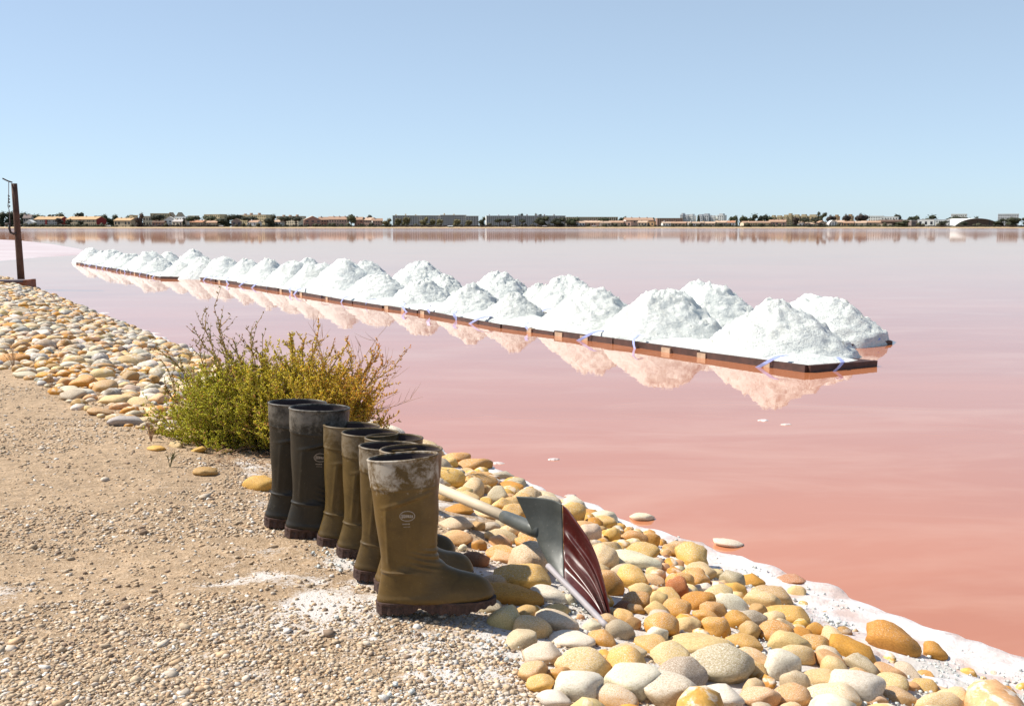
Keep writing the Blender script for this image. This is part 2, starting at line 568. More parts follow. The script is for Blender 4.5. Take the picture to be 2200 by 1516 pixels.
PAL = {  # albedo of the stones
    'w': (0.68, 0.59, 0.45), 'c': (0.66, 0.46, 0.21), 'o': (0.56, 0.265, 0.045), 'r': (0.42, 0.15, 0.05),
    'y': (0.64, 0.37, 0.085), 'g': (0.44, 0.355, 0.23), 'p': (0.64, 0.36, 0.155), 'b': (0.25, 0.11, 0.045),  # 'b' also paints the shadow on one stone beside the scoop
    't': (0.47, 0.28, 0.105), 'k': (0.58, 0.43, 0.27), 'd': (0.16, 0.11, 0.08), 's': (0.37, 0.33, 0.275),  # 'd' paints the shade of a hole as one dark stone
}
def jitter_col(c, r, a=0.10):
    k = 1 + r.uniform(-a, a)
    return (c[0] * k, c[1] * k * (1 + r.uniform(-.05, .05)), c[2] * k * (1 + r.uniform(-.1, .1)), 1)

bank = empty('stone_bank')
tag(bank, 'sloping bank of loose rounded stones between track and water', kind='structure')
placed = []          # (x, y, radius)
rs = random.Random(5)

def put_stone(px, py, w, h, c, ang=0.0, sink=0.30, parent=bank, name='cobblestone', lift=0.0, z=None):
    """one stone whose outline is about w x h photo pixels wide and centred on (px, py)"""
    hm = 0.0
    for _ in range(3):
        p = at_z(px, py, z + hm) if z is not None else ground_at(px, py, hm)
        if z is not None: p.z = z
        dep = project(p)[2]
        a = w / 2 / FPX * dep
        hh = h / 2 / FPX * dep
        cz = min(max(hh * 0.92, a * 0.30), a * 0.92)
        hm = cz * (1 - 2 * sink) + lift
    b = a * rs.uniform(0.68, 0.88)
    o = link(name, rs.choice(STONES[0::3] if w > 84 else STONES), parent)
    o.location = (p.x, p.y, p.z + hm)
    o.scale = (a, b, cz)
    o.rotation_euler = (R(rs.uniform(-9, 9)), R(-ang), R(rs.uniform(-22, 22)))
    o.color = jitter_col(PAL[c], rs)[:3] + (rs.uniform(.4, 1.1) + 0.55 * (1 - smooth(2.1, 2.7, p.y)),)
    placed.append((p.x, p.y, (a + b) / 2))
    return o

hand = """
1088 1194 95 30 p|1095 1282 150 58 o|1146 1284 40 32 o|1052 1306 72 40 g|1125 1322 66 44 t 28|1180 1281 92 46 w -10|1222 1290 38 42 w
1198 1311 66 32 c|1193 1338 106 56 k|1246 1328 23 28 p|1272 1347 46 54 w 30|1330 1358 76 60 g -20|1360 1342 42 56 t -50|1118 1376 76 54 k 15
1225 1376 112 38 w|1165 1406 86 50 k|1255 1428 132 76 c|1345 1402 106 38 k|1147 1444 72 52 p|1238 1478 130 84 w|1368 1468 150 92 w -12|1305 1258 72 82 o -55
1372 1272 62 54 c|1340 1306 50 36 b|1428 1222 28 46 p -70|1453 1213 36 26 p|1493 1222 46 20 o -12|1535 1232 56 28 c|1500 1239 52 26 w -12
1402 1248 62 34 p|1510 1263 52 24 w|1418 1288 44 44 c -30|1500 1294 82 50 o 14|1580 1268 66 40 y -14|1613 1250 62 42 o|1616 1226 42 18 o|1575 1300 86 50 w -30
1661 1281 92 56 t -10|1714 1278 46 56 c -60|1628 1314 42 50 t|1410 1314 62 50 c -20|1517 1332 72 50 o -24|1586 1338 64 56 o|1473 1344 72 46 c 12|1690 1322 102 46 y
1411 1365 52 56 w|1500 1386 140 42 c 4|1602 1382 92 42 y -8|1695 1386 108 66 c -16|1615 1412 84 42 p -12|1633 1500 92 54 p|1435 1484 150 84 k -12
1700 1497 104 62 p|1755 1358 56 46 o -30|1729 1366 62 36 o -20|1784 1424 80 50 p -30|1911 1446 82 46 p -25|1955 1476 44 28 p|1766 1460 92 52 c
2079 1394 36 18 c|2144 1441 27 16 t|2163 1484 50 18 o -12|2023 1484 36 26 p -20|2058 1488 52 30 p|1769 1300 40 12 y|1782 1318 40 14 t|1831 1336 44 14 c
981 1022 34 30 o|1004 1013 40 18 p|1024 1025 40 24 o|1059 1036 40 24 w|1098 1047 62 28 o|1147 1059 56 18 w|1041 1049 32 22 c|968 1055 32 26 c|1003 1071 56 32 c
1090 1069 46 24 o|987 1096 66 36 o|1048 1104 62 30 c|980 1126 78 36 k|1057 1132 42 30 g|1027 1132 34 38 t|1100 1132 42 46 o -30|1078 1154 78 38 c -14|1127 1154 34 46 p -60
981 1158 82 42 p|1030 1172 38 32 o|994 1177 24 18 w 30|1019 1202 68 42 b|1269 1107 62 30 o -8|1257 1134 62 42 p -14|1291 1139 28 22 t|1340 1156 20 22 b
1307 1180 72 26 y|1398 1184 40 26 t -20|1428 1198 27 15 b|1289 1196 38 38 y|1344 1228 66 36 k|1365 1311 48 36 o -20|1045 1080 40 26 y|1150 1100 48 30 p
1160 1150 40 30 c|1185 1120 40 28 y|1225 1105 40 24 t|1060 1250 60 34 t|1290 1225 44 30 c|1450 1240 30 22 c|1550 1255 40 22 c|1650 1240 40 22 c|1560 1335 34 26 b
1320 1500 120 60 p|1190 1500 80 44 w|1540 1500 120 60 w|1790 1495 120 60 c|1870 1500 80 40 p|2110 1505 60 26 c|1990 1450 40 22 o
26 784 36 22 g|57 806 58 22 w|104 817 24 22 t|114 789 34 22 t|214 821 34 22 y 14|281 837 40 24 k|275 778 52 32 c -12|203 765 42 26 w|181 747 56 18 w -8
85 728 40 22 o|109 730 46 24 c|150 728 30 18 y|222 741 26 22 p|249 757 18 18 o|262 754 28 22 d|87 717 62 18 w|28 701 42 18 o|65 699 38 16 g|48 671 52 22 g|35 686 50 16 g
245 860 84 16 c|215 884 60 14 t|292 864 76 18 c -6|318 902 50 18 k|150 836 44 12 w|345 842 40 22 c|360 800 40 22 c|310 880 34 16 k|395 770 36 22 y|340 760 40 20 c
"""
for line in hand.split('\n'):
    for tok in line.split('|'):
        q = tok.split()
        if len(q) >= 5:
            put_stone(float(q[0]), float(q[1]), float(q[2]), float(q[3]), q[4], float(q[5]) if len(q) > 5 else rs.uniform(-8, 8))

def lone(px, py, w, h, c, label, ang=0, sink=0.3, z=None, lift=0.0):
    o = put_stone(px, py, w, h, c, ang, sink, None, 'stone', lift, z)
    return tag(o, label, 'stone')
lone(558, 1040, 76, 42, 'y', 'cream yellow boulder lying alone on the gravel left of the dark boots')
lone(1917, 1378, 124, 78, 'o', 'largest golden ochre stone on the white crust at the right end of the bank', -18, 0.22)
lone(2010, 1404, 64, 46, 'o', 'small orange stone lying just right of the largest golden stone', -35, 0.25)
lone(1837, 1400, 118, 60, 'o', 'long salt streaked ochre stone leaning against the largest golden stone', -24)
lone(1122, 1240, 130, 64, 'y', 'broad flat golden stone between the front boot toe and the shovel')
lone(1362, 1207, 124, 48, 'w', 'flat white angular slab lying among the golden stones right of the shovel', -8)
lone(1456, 1265, 62, 72, 'r', 'pointed reddish brown stone standing up beside the white slab', 62, 0.2)
lone(1396, 1162, 54, 44, 'o', 'upright golden stone at the water edge right of the shovel', 50, 0.2)
lone(1315, 1152, 44, 42, 'y', 'upright pale yellow stone with rounded top behind the shovel', 70, 0.2)
lone(1545, 1432, 186, 98, 'g', 'large grey stone with white salt streaks near the bottom of the bank')
lone(1833, 1476, 150, 84, 'w', 'lumpy white salt covered stone below the long ochre stone')
lone(1089, 1190, 100, 38, 'o', 'orange oval stone below the shovel socket')
lone(1702, 1245, 64, 18, 'r', 'flat brown stone sunk in the salt crust at the waterline', 0, 0.35, WZ + 0.012)
lone(1378, 1111, 58, 22, 'w', 'white salt crusted stone standing alone in the pink water', 0, 0.4, WZ)
lone(1470, 1172, 46, 14, 'o', 'low golden stone barely breaking the pink water near the bank', 0, 0.38, WZ)
lone(1560, 1166, 76, 22, 'w', 'pale flat stone half sunk in the pink water, farthest right of three', -6, 0.42, WZ)
lone(31, 772, 70, 30, 'o', 'big rounded ochre stone at the track edge on the far left')
lone(330, 816, 32, 30, 't', 'dark triangular stone at the stone edge left of the shrub', 40, 0.2)
lone(194, 731, 48, 18, 'b', 'dark brown flat stone propped in the left stones', 0)
lone(336, 963, 44, 14, 'y', 'flat pale yellow stone bedded in gravel left of the shrub foot')
lone(380, 956, 42, 20, 'c', 'cream stone at the foot of the shrub, left of two')
lone(427, 966, 38, 15, 'y', 'yellow tilted stone at the foot of the shrub, right of two', 14)
lone(440, 1012, 56, 24, 't', 'rough crumbly grey brown lump on the gravel below the shrub')

# random fill: along the whole bank, kept off the stones already placed
cell = {}
def occ_add(x, y, r):
    cell.setdefault((int(x // 0.25), int(y // 0.25)), []).append((x, y, r))
for q in placed: occ_add(*q)
def occ_free(x, y, r, k=0.72):
    cx_, cy_ = int(x // 0.25), int(y // 0.25)
    for i in (-1, 0, 1):
        for j in (-1, 0, 1):
            for (a, b, c) in cell.get((cx_ + i, cy_ + j), ()):
                if (a - x) ** 2 + (b - y) ** 2 < ((r + c) * k) ** 2: return False
    return True
def blocked(x, y):
    """keep clear of the boots, the shrub foot, the shovel blade and the beam"""
    px, py, d = project((x, y, gz(x, y)))
    if 540 < px < 1075 and 1080 < py < 1410: return True
    if (x + 1.10) ** 2 + (y - 4.5) ** 2 < 0.30 ** 2: return True
    if 1185 < px < 1300 and 1225 < py < 1335: return True
    return False
cands = []
keys = 'cccoooyywkcgtpyo'
for size_lo, size_hi, tries in ((0.075, 0.125, 3500), (0.05, 0.085, 12000), (0.028, 0.055, 26000)):
    for _ in range(tries):
        t0 = 0.6 + 27 * rs.random() ** 1.15
        lo = 1.12 + 0.22 * smooth(2.4, 3.0, t0) * (1 - smooth(4.4, 5.2, t0)) - 0.30 * smooth(4.2, 6.2, t0) - 0.25 * smooth(6, 9, t0)
        s0 = rs.uniform(lo, 2.64 - 0.36 * (1 - smooth(1.7, 3.1, t0)))
        if s0 < lo + 0.3 and rs.random() > (s0 - lo) / 0.3 * 0.8 + 0.2: continue
        x, y = NT.x * t0 + NS.x * s0, NT.y * t0 + NS.y * s0
        if y < 1.2: continue
        r_ = rs.uniform(size_lo, size_hi) * (1.0 if t0 < 5 else 0.74)
        if t0 < 4.0 and r_ > 0.06: r_ *= 0.72
        px, py, d = project((x, y, gz(x, y)))
        if not (-160 < px < 2360 and py < 1640): continue
        if blocked(x, y) or not occ_free(x, y, r_, 0.80): continue
        occ_add(x, y, r_)
        vis = -80 < px < 2280 and py < 1540
        cands.append((r_ / d if vis else 0, x, y, r_, rs.choice(keys if t0 < 5 else 'ccwkkggssotptwso')))
for _ in range(70):        # little stones caught in the salt crust
    t0, s0 = rs.uniform(1.2, 3.0), rs.uniform(2.28, 2.74)
    x, y, r_ = NT.x * t0 + NS.x * s0, NT.y * t0 + NS.y * s0, rs.uniform(.009, .026)
    if occ_free(x, y, r_, 1.1):
        occ_add(x, y, r_); cands.append((r_ / 3, x, y, r_, rs.choice('otyyc')))
cands.sort(reverse=True)
n_part = 300 - sum(1 for o in bank.children)
for (_, x, y, r_, k) in cands[:n_part]:
    o = link('cobblestone', rs.choice(STONES if r_ * FPX / max(y, 1) > 22 else STONES_LOW), bank)
    cz = r_ * (rs.uniform(0.5, 0.85) if y < 4.5 else rs.uniform(0.36, 0.65))
    o.location = (x, y, gz(x, y) + cz * 0.35)
    o.scale = (r_ * rs.uniform(0.95, 1.2), r_ * rs.uniform(0.7, 0.95), cz)
    o.rotation_euler = (R(rs.uniform(-14, 14)), R(rs.uniform(-14, 14)), R(rs.uniform(0, 360)))
    o.color = jitter_col(PAL[k], rs, 0.15)
# all the remaining, smaller ones: one part
low = []
for me in STONES_LOW:
    a = np.zeros(len(me.vertices) * 3, dtype=np.float32); me.vertices.foreach_get('co', a)
    f = np.zeros(len(me.loops), dtype=np.int32); me.loops.foreach_get('vertex_index', f)
    low.append((a.reshape(-1, 3), f.reshape(-1, 3)))
Vs, Fs, Cs, base = [], [], [], 0
for (_, x, y, r_, k) in cands[n_part:]:
    a, f = rs.choice(low)
    cz = r_ * (rs.uniform(0.5, 0.85) if y < 4.5 else rs.uniform(0.36, 0.65))
    m3 = np.array(Matrix.Rotation(rs.uniform(0, 6.28), 3, 'Z') @ Matrix.Rotation(rs.uniform(-.3, .3), 3, 'X'))
    q = (a * np.array([r_ * rs.uniform(0.95, 1.25), r_ * rs.uniform(0.7, 0.95), cz])) @ m3.T + np.array([x, y, gz(x, y) + cz * 0.35])
    Vs.append(q); Fs.append(f + base); base += len(a)
    Cs.append(np.tile(np.array(jitter_col(PAL[k], rs, 0.15)[:3]), (len(a), 1)))
if Vs:
    sc_o = link('small_cobblestones', np_mesh('small_cobblestones', np.concatenate(Vs), np.concatenate(Fs), np.concatenate(Cs), True), bank, M['stone_scatter'])
    sc_o['kind'] = 'stuff'
print('stones: hand', len(placed), 'parts', len(bank.children), 'rest', len(Vs))

# ------------------------------------------------------------------ GRAVEL: loose chips on the track
ico = bmesh.new(); bmesh.ops.create_icosphere(ico, subdivisions=1, radius=1.0)
ico.verts.ensure_lookup_table()
IV = np.array([v.co[:] for v in ico.verts]); IF = np.array([[v.index for v in f.verts] for f in ico.faces]); ico.free()
if len(IV) > 12:
    pass
pts = []
while len(pts) < 62000:
    d = 1.75 + 7.5 * rng.random() ** 2.2
    px = rng.uniform(-150, 1500)
    x = (px - CX) / FPX * (d * 0.99 + 0.12)
    s0 = NS.x * x + NS.y * d
    if s0 > 1.75 or s0 < -5: continue
    pk_ = mn.noise(Vector((x * 0.9 + 3, d * 1.6, 2))) + 0.5 * mn.noise(Vector((x * 3.1, d * 4.0, 5)))      # trodden, dusty patches carry few chips
    if pk_ < -0.08 and rng.random() < 0.78: continue
    if s0 > 1.2 and rng.random() < 0.5: continue
    pts.append((x, d))
P = np.array(pts)
N = len(P)
size = (0.0018 + 0.0050 * rng.random(N) ** 3.4) * (1 + 0.10 * P[:, 1])
bigm = rng.random(N) < 0.012
size[bigm] *= 2.0
ang = rng.uniform(0, 2 * pi, N)
sx, sy, sz = size * rng.uniform(0.8, 1.5, N), size * rng.uniform(0.7, 1.1, N), size * rng.uniform(0.35, 0.75, N)
jit = 1 + rng.uniform(-0.28, 0.28, (N, len(IV), 1))
B = IV[None] * jit
X = B[:, :, 0] * sx[:, None]; Y = B[:, :, 1] * sy[:, None]; Z = B[:, :, 2] * sz[:, None]
tl = rng.uniform(-0.5, 0.5, N)[:, None]
Z2 = Z + X * tl * 0.5
ca, sa = np.cos(ang)[:, None], np.sin(ang)[:, None]
gzv = np.array([gz(x, y) + 0.010 * mn.noise(Vector((x * 2.1, y * 2.1, 0))) + 0.007 * mn.noise(Vector((x * 7, y * 7, 3))) for x, y in P])
VV = np.stack([X * ca - Y * sa + P[:, 0:1], X * sa + Y * ca + P[:, 1:2], Z2 + (gzv + sz * 0.25)[:, None]], -1).reshape(-1, 3)
FF = (IF[None] + (np.arange(N) * len(IV))[:, None, None]).reshape(-1, 3)
pal = np.array([(0.50, 0.385, 0.26), (0.43, 0.32, 0.21), (0.55, 0.46, 0.36), (0.66, 0.61, 0.54), (0.27, 0.19, 0.13), (0.51, 0.35, 0.21)])
ci = rng.choice(len(pal), N, p=[0.30, 0.24, 0.18, 0.07, 0.09, 0.12])
cc = pal[ci] * rng.uniform(0.85, 1.3, (N, 1))
CC = np.repeat(cc, len(IV), 0)
gr = link('gravel', np_mesh('gravel', VV, FF, CC), None, M['pebble'])
tag(gr, 'loose gravel chips strewn over the sandy track', kind='stuff')

# ------------------------------------------------------------------ FAR TOWN
def unit_crown(kind, seed, nq=420):
    r = random.Random(seed)
    lobes = []
    if kind == 'round':
        for _ in range(11): 
            a = r.uniform(0, 6.28); q = r.uniform(0, 0.26)
            lobes.append((q * cos(a), q * sin(a), r.uniform(0.32, 0.78), r.uniform(0.16, 0.25), 1.0))
    elif kind == 'umbrella':
        for _ in range(13):
            a = r.uniform(0, 6.28); q = r.uniform(0.05, 0.36)
            lobes.append((q * cos(a), q * sin(a), 0.74 - 0.25 * q + r.uniform(-.05, .08), r.uniform(0.13, 0.2), 1.0))
    elif kind == 'cypress':
        for k in range(9):
            z = 0.1 + 0.8 * k / 8
            lobes.append((r.uniform(-.05, .05), r.uniform(-.05, .05), z, 0.45 * (1 - 0.75 * z), 0.35))
    elif kind == 'wisp':
        for _ in range(9):
            a = r.uniform(0, 6.28); q = r.uniform(0.1, 0.38)
            lobes.append((q * cos(a), q * sin(a), r.uniform(0.35, 0.92), r.uniform(0.07, 0.13), 1.0))
    else:   # bush: down to the ground
        for _ in range(12):
            a = r.uniform(0, 6.28); q = r.uniform(0, 0.34)
            lobes.append((q * cos(a), q * sin(a), r.uniform(0.12, 0.72), r.uniform(0.16, 0.26), 1.0))
    mb = MB()
    for (x, y, z, rad, asp) in lobes:      # inner mass
        bm = bmesh.new(); bmesh.ops.create_icosphere(bm, subdivisions=1, radius=rad * 0.8)
        vs = [Vector((v.co.x * (1 if asp == 1 else .5) + x, v.co.y * (1 if asp == 1 else .5) + y, v.co.z + z)) * 1.0 + Vector((r.uniform(-.02, .02), r.uniform(-.02, .02), r.uniform(-.02, .02))) for v in bm.verts]
        mb.add(vs, [tuple(v.index for v in f.verts) for f in bm.faces]); bm.free()
    for _ in range(nq):                    # leaf sprays
        x, y, z, rad, asp = r.choice(lobes)
        d = Vector((r.gauss(0, 1), r.gauss(0, 1), r.gauss(0, 1))).normalized()
        q = rad * r.uniform(0.75, 1.12)
        c = Vector((x + d.x * q * (1 if asp == 1 else .5), y + d.y * q * (1 if asp == 1 else .5), z + d.z * q))
        a = Vector((r.gauss(0, 1), r.gauss(0, 1), r.gauss(0, 1))).normalized()
        b = a.cross(Vector((r.gauss(0, 1), r.gauss(0, 1), r.gauss(0, 1)))).normalized()
        sz_ = r.uniform(0.022, 0.05)
        mb.add([c - a * sz_, c + b * sz_ * .7, c + a * sz_, c - b * sz_ * .7], [(0, 1, 2, 3)])
    zmax = max(p[2] for p in mb.v); xm = max(max(abs(p[0]), abs(p[1])) for p in mb.v)
    me = mesh('crown', [(p[0] / xm * .5, p[1] / xm * .5, p[2] / zmax) for p in mb.v], mb.f)
    me.materials.append(M['leaf'])
    return me
CROWN = {k: [unit_crown(k, 900 + 10 * i + j) for j in range(3)] for i, k in enumerate(('round', 'umbrella', 'cypress', 'wisp', 'bush'))}
TRUNK = {}
for k, (ht, n_limb) in {'round': (0.45, 4), 'umbrella': (0.72, 5), 'cypress': (0.2, 0), 'wisp': (0.85, 6), 'bush': (0.2, 3)}.items():
    mb = MB()
    mb.tube([(0, 0, -0.02), (0.012, 0, ht * .5), (0, 0.01, ht)], [0.045, 0.034, 0.02], 6)
    for q in range(n_limb):
        a = q * 2.4
        mb.tube([(0.01, 0, ht * .6), (0.14 * cos(a), 0.14 * sin(a), ht * .85), (0.28 * cos(a), 0.28 * sin(a), ht * 1.02)], [0.02, 0.014, 0.006], 5)
    TRUNK[k] = mesh('trunk', mb.v, mb.f); TRUNK[k].materials.append(M['trunk'])
GREEN = {'dk': (0.026, 0.030, 0.012), 'md': (0.042, 0.047, 0.017), 'ol': (0.105, 0.092, 0.036), 'br': (0.036, 0.024, 0.017), 'lt': (0.12, 0.115, 0.04)}
rt = random.Random(21)
def tree(kind, name, x0, x1, yt, yb, Y, c, label, cat='tree', group=None):
    a, b = at_y(x0, yb, Y), at_y(x1, yt, Y)
    w, zb = b.x - a.x, 0.95
    h = b.z - zb
    root = empty(name, ((a.x + b.x) / 2, Y, zb))
    root.scale = (w * 1.22, w * 1.1, h * 1.06)
    root.rotation_euler = (0, 0, rt.uniform(0, 6.28) if kind in ('round', 'cypress') else 0)
    o = link('crown', rt.choice(CROWN[kind]), root)
    k = rt.uniform(0.85, 1.2)
    o.color = tuple(q * k for q in GREEN[c]) + (1,)
    link('trunk', TRUNK[kind], root)
    return tag(root, label, cat, group)

COLR = {
    'cream': (0.62, 0.52, 0.38), 'white': (0.76, 0.75, 0.70), 'pink': (0.52, 0.34, 0.26), 'grey': (0.40, 0.37, 0.35), 'brick': (0.34, 0.19, 0.14),
    'tan': (0.46, 0.36, 0.24), 'red': (0.22, 0.022, 0.02), 'brown': (0.13, 0.075, 0.05), 'yellow': (0.58, 0.46, 0.27), 'lgrey': (0.56, 0.56, 0.56),
    'tile': (0.40, 0.25, 0.165), 'tilepale': (0.48, 0.34, 0.24), 'ochre': (0.48, 0.31, 0.16), 'orange': (0.42, 0.20, 0.11), 'stone': (0.22, 0.17, 0.15),
}
def colour(o, c):
    o.color = COLR[c] + (1,)
    return o
def building(form, name, x0, x1, yt, yb, Y, wall, roof, label, rot=10, storeys=2, bays=4, depth=None, cat=None, end=None, group=None):
    """a building Y metres away whose front spans x0..x1 and reaches up to yt in the photo"""
    if not end and wall in ('cream', 'yellow', 'white', 'lgrey', 'tan', 'pink', 'ochre') and form in ('flat', 'tower', 'gable', 'hip'):
        rot = -28 if form != 'gable' else -22      # these fronts face the sun
    a, b = at_y(x0, yb, Y), at_y(x1, yt, Y)
    W = (b.x - a.x) / cos(R(rot)) * (0.97 if form != 'arch' else 1)
    zb = 0.95
    H = b.z - zb
    D = depth or max(6.0, min(12.0, W * 0.5))
    root = empty(name, ((a.x + b.x) / 2, Y + D / 2, zb), R(rot))
    x0_, x1_, y0_, y1_ = -W / 2, W / 2, -D / 2, D / 2
    rw = random.Random(int(x0 * 7 + yt))
    win = MB()
    def windows(zlo, zhi, st, nb, wfrac=0.45, hfrac=0.5):
        fh = (zhi - zlo) / st
        bw = W / nb
        for s in range(st):
            for k in range(nb):
                if form == 'gable' and rw.random() < 0.12: continue
                cx_ = x0_ + bw * (k + .5)
                ww, hh = bw * wfrac / 2, fh * hfrac / 2
                cz_ = zlo + fh * (s + .52)
                win.box(cx_ - ww, cx_ + ww, y0_ - 0.04, y0_ + 0.10, cz_ - hh, cz_ + hh)
    if form in ('gable', 'hip'):
        eh = H * 0.74
        wl = MB().box(x0_, x1_, y0_, y1_, -0.5, eh)
        wl.add([(x0_, y0_, eh), (x0_, y1_, eh), (x0_, 0, H - 0.1)], [(0, 1, 2)])
        wl.add([(x1_, y0_, eh), (x1_, y1_, eh), (x1_, 0, H - 0.1)], [(2, 1, 0)])
        colour(wl.build('wall', M['wall'], root), wall)
        ov = 0.45; th = 0.22
        rf = MB()
        for sgn in (-1, 1):
            e = Vector((0, sgn * (D / 2 + ov), eh - 0.25)); rg = Vector((0, 0, H))
            vs = []
            for dz in (0, -th):
                vs += [(x0_ - ov, e.y, e.z + dz), (x1_ + ov, e.y, e.z + dz), (x1_ + ov, 0, H + dz), (x0_ - ov, 0, H + dz)]
            fs = [(0, 1, 2, 3), (7, 6, 5, 4), (0, 4, 5, 1), (1, 5, 6, 2), (3, 7, 4, 0)]
            if sgn > 0: fs = [tuple(reversed(f)) for f in fs]
            rf.add(vs, fs)
        ro = colour(rf.build('roof', M['roof'], root), roof)
        cm = mesh('chimney', MB().box(-.4, .4, -.4, .4, -.9, .7).v, MB().box(-.4, .4, -.4, .4, -.9, .7).f)
        for k in range(1 if W < 14 else 3):
            co_ = colour(link('chimney', cm, ro, M['wall']), wall)
            co_.location = (x0_ + W * (0.25 + 0.28 * k), -0.5, H)
        windows(0.6, eh - 0.3, storeys, bays)
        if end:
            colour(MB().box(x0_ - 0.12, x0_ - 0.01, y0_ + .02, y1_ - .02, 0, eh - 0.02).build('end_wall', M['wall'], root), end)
    elif form == 'gablefront':
        eh = H * 0.66
        wl = MB().box(x0_, x1_, y0_, y1_, -0.5, eh)
        wl.add([(x0_, y0_, eh), (x1_, y0_, eh), (0, y0_, H - .1)], [(0, 1, 2)])
        wl.add([(x0_, y1_, eh), (x1_, y1_, eh), (0, y1_, H - .1)], [(2, 1, 0)])
        colour(wl.build('wall', M['wall'], root), wall)
        rf = MB()
        for sgn in (-1, 1):
            vs = []
            for dz in (0, -0.22):
                vs += [(sgn * (W / 2 + .4), y0_ - .4, eh - .2 + dz), (sgn * (W / 2 + .4), y1_ + .4, eh - .2 + dz), (0, y1_ + .4, H + dz), (0, y0_ - .4, H + dz)]
            fs = [(0, 1, 2, 3), (7, 6, 5, 4), (0, 4, 5, 1), (3, 7, 4, 0), (1, 5, 6, 2)]
            if sgn < 0: fs = [tuple(reversed(f)) for f in fs]
            rf.add(vs, fs)
        colour(rf.build('roof', M['roof'], root), roof)
        windows(0.6, eh - 0.2, storeys, bays)
    elif form == 'flat':
        colour(MB().box(x0_, x1_, y0_, y1_, -0.5, H).build('wall', M['wall'], root), wall)
        rf = MB().box(x0_ - .15, x1_ + .15, y0_ - .15, y1_ + .15, H + 0.003, H + .35)
        ro = colour(rf.build('roof', M['roof'], root), roof)
        if W > 25:
            cm = mesh('chimney', MB().box(-.7, .7, -1.5, 1.5, 0, 1).v, MB().box(-.7, .7, -1.5, 1.5, 0, 1).f)
            for k in range(int(W // 9)):
                co_ = colour(link('chimney', cm, ro, M['wall']), roof)
                co_.location = (x0_ + 4 + 9 * k + rw.uniform(-1, 1), 0, H + .352)
                co_.scale = (1, 1, 1 + rw.uniform(0, .8))
        windows(0.4, H - 0.3, storeys, bays, 0.42, 0.5)
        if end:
            colour(MB().box(x0_ - 0.12, x0_ - 0.01, y0_ + .02, y1_ - .02, 0, H - .02).build('end_wall', M['wall'], root), end)  # on the grey blocks a white end paints in the sunlight
        if W > 40:
            pm = mesh('stair_panel', MB().box(-.9, .9, -.35, -.06, -.5, H + .2).v, MB().box(-.9, .9, -.35, -.06, -.5, H + .2).f)
            for k in range(int(W // 12)):
                co_ = colour(link('stair_panel', pm, root, M['wall']), wall)
                co_.location = (x0_ + 12 * (k + 1) - 4, y0_, 0)
    elif form == 'slots':
        colour(MB().box(x0_, x1_, y0_ + .8, y1_, -0.5, H).build('wall', M['wall'], root), 'brown' if wall != 'pink' else 'brick')
        wd = W / bays * .27
        pm = mesh('pillar', MB().box(-wd, wd, 0, .797, -.5, H - .003).v, MB().box(-wd, wd, 0, .797, -.5, H - .003).f)
        for k in range(bays + 1):
            co_ = colour(link('pillar', pm, root, M['wall']), wall)
            co_.location = (x0_ + W * k / bays, y0_, 0)
        colour(MB().box(x0_ - .5, x1_ + .5, y0_ - .2, y1_ + .2, H, H + .7).build('roof', M['roof'], root), roof)
    elif form == 'tower':
        colour(MB().box(x0_, x1_, y0_, y1_, -0.5, H).build('wall', M['wall'], root), wall)
        rf = MB().box(x0_ * .6, x1_ * .6, y0_ * .6, y1_ * .6, H + .003, H + 1.6).box(x0_ - .1, x1_ + .1, y0_ - .1, y1_ + .1, H - .6, H)
        colour(rf.build('roof', M['roof'], root), roof)
        windows(0.4, H - 0.8, storeys, bays, 0.5, 0.5)
    elif form == 'arch':
        n = 16
        sh, fr = MB(), MB()
        vs = []
        for yy in (y0_, y1_):
            for rr in (1.0, 0.965):
                for k in range(n + 1):
                    t = pi * (0.08 + 0.84 * k / n)
                    vs.append((-cos(t) / cos(pi * .08) * W / 2 * rr, yy, (sin(t) - sin(pi * .08)) / (1 - sin(pi * .08)) * H * rr))
        m_ = n + 1
        fs = []
        for k in range(n):
            fs += [(k, 2 * m_ + k, 2 * m_ + k + 1, k + 1), (m_ + k, m_ + k + 1, 3 * m_ + k + 1, 3 * m_ + k), (k, k + 1, m_ + k + 1, m_ + k), (2 * m_ + k, 3 * m_ + k, 3 * m_ + k + 1, 2 * m_ + k + 1)]
        sh.add(vs, fs)
        colour(sh.build('roof', M['roof'], root), roof)
        fv = [(p[0], y0_ + 1.0, p[2]) for p in vs[m_:2 * m_]] + [(p[0], y0_ + 1.3, p[2]) for p in vs[m_:2 * m_]]
        fr.add(fv, [tuple(range(m_)), tuple(reversed(range(m_, 2 * m_)))])
        colour(fr.build('wall', M['wall'], root), wall)
        for q in (-.25, 0, .25):
            win.box(W * q - .25, W * q + .25, y0_ + .8, y0_ + .99, 0, H * .7)
    if win.v:
        wo = win.build('window', M['window'], root)
        wo['kind'] = 'stuff'
    return tag(root, label, cat or 'building', group)

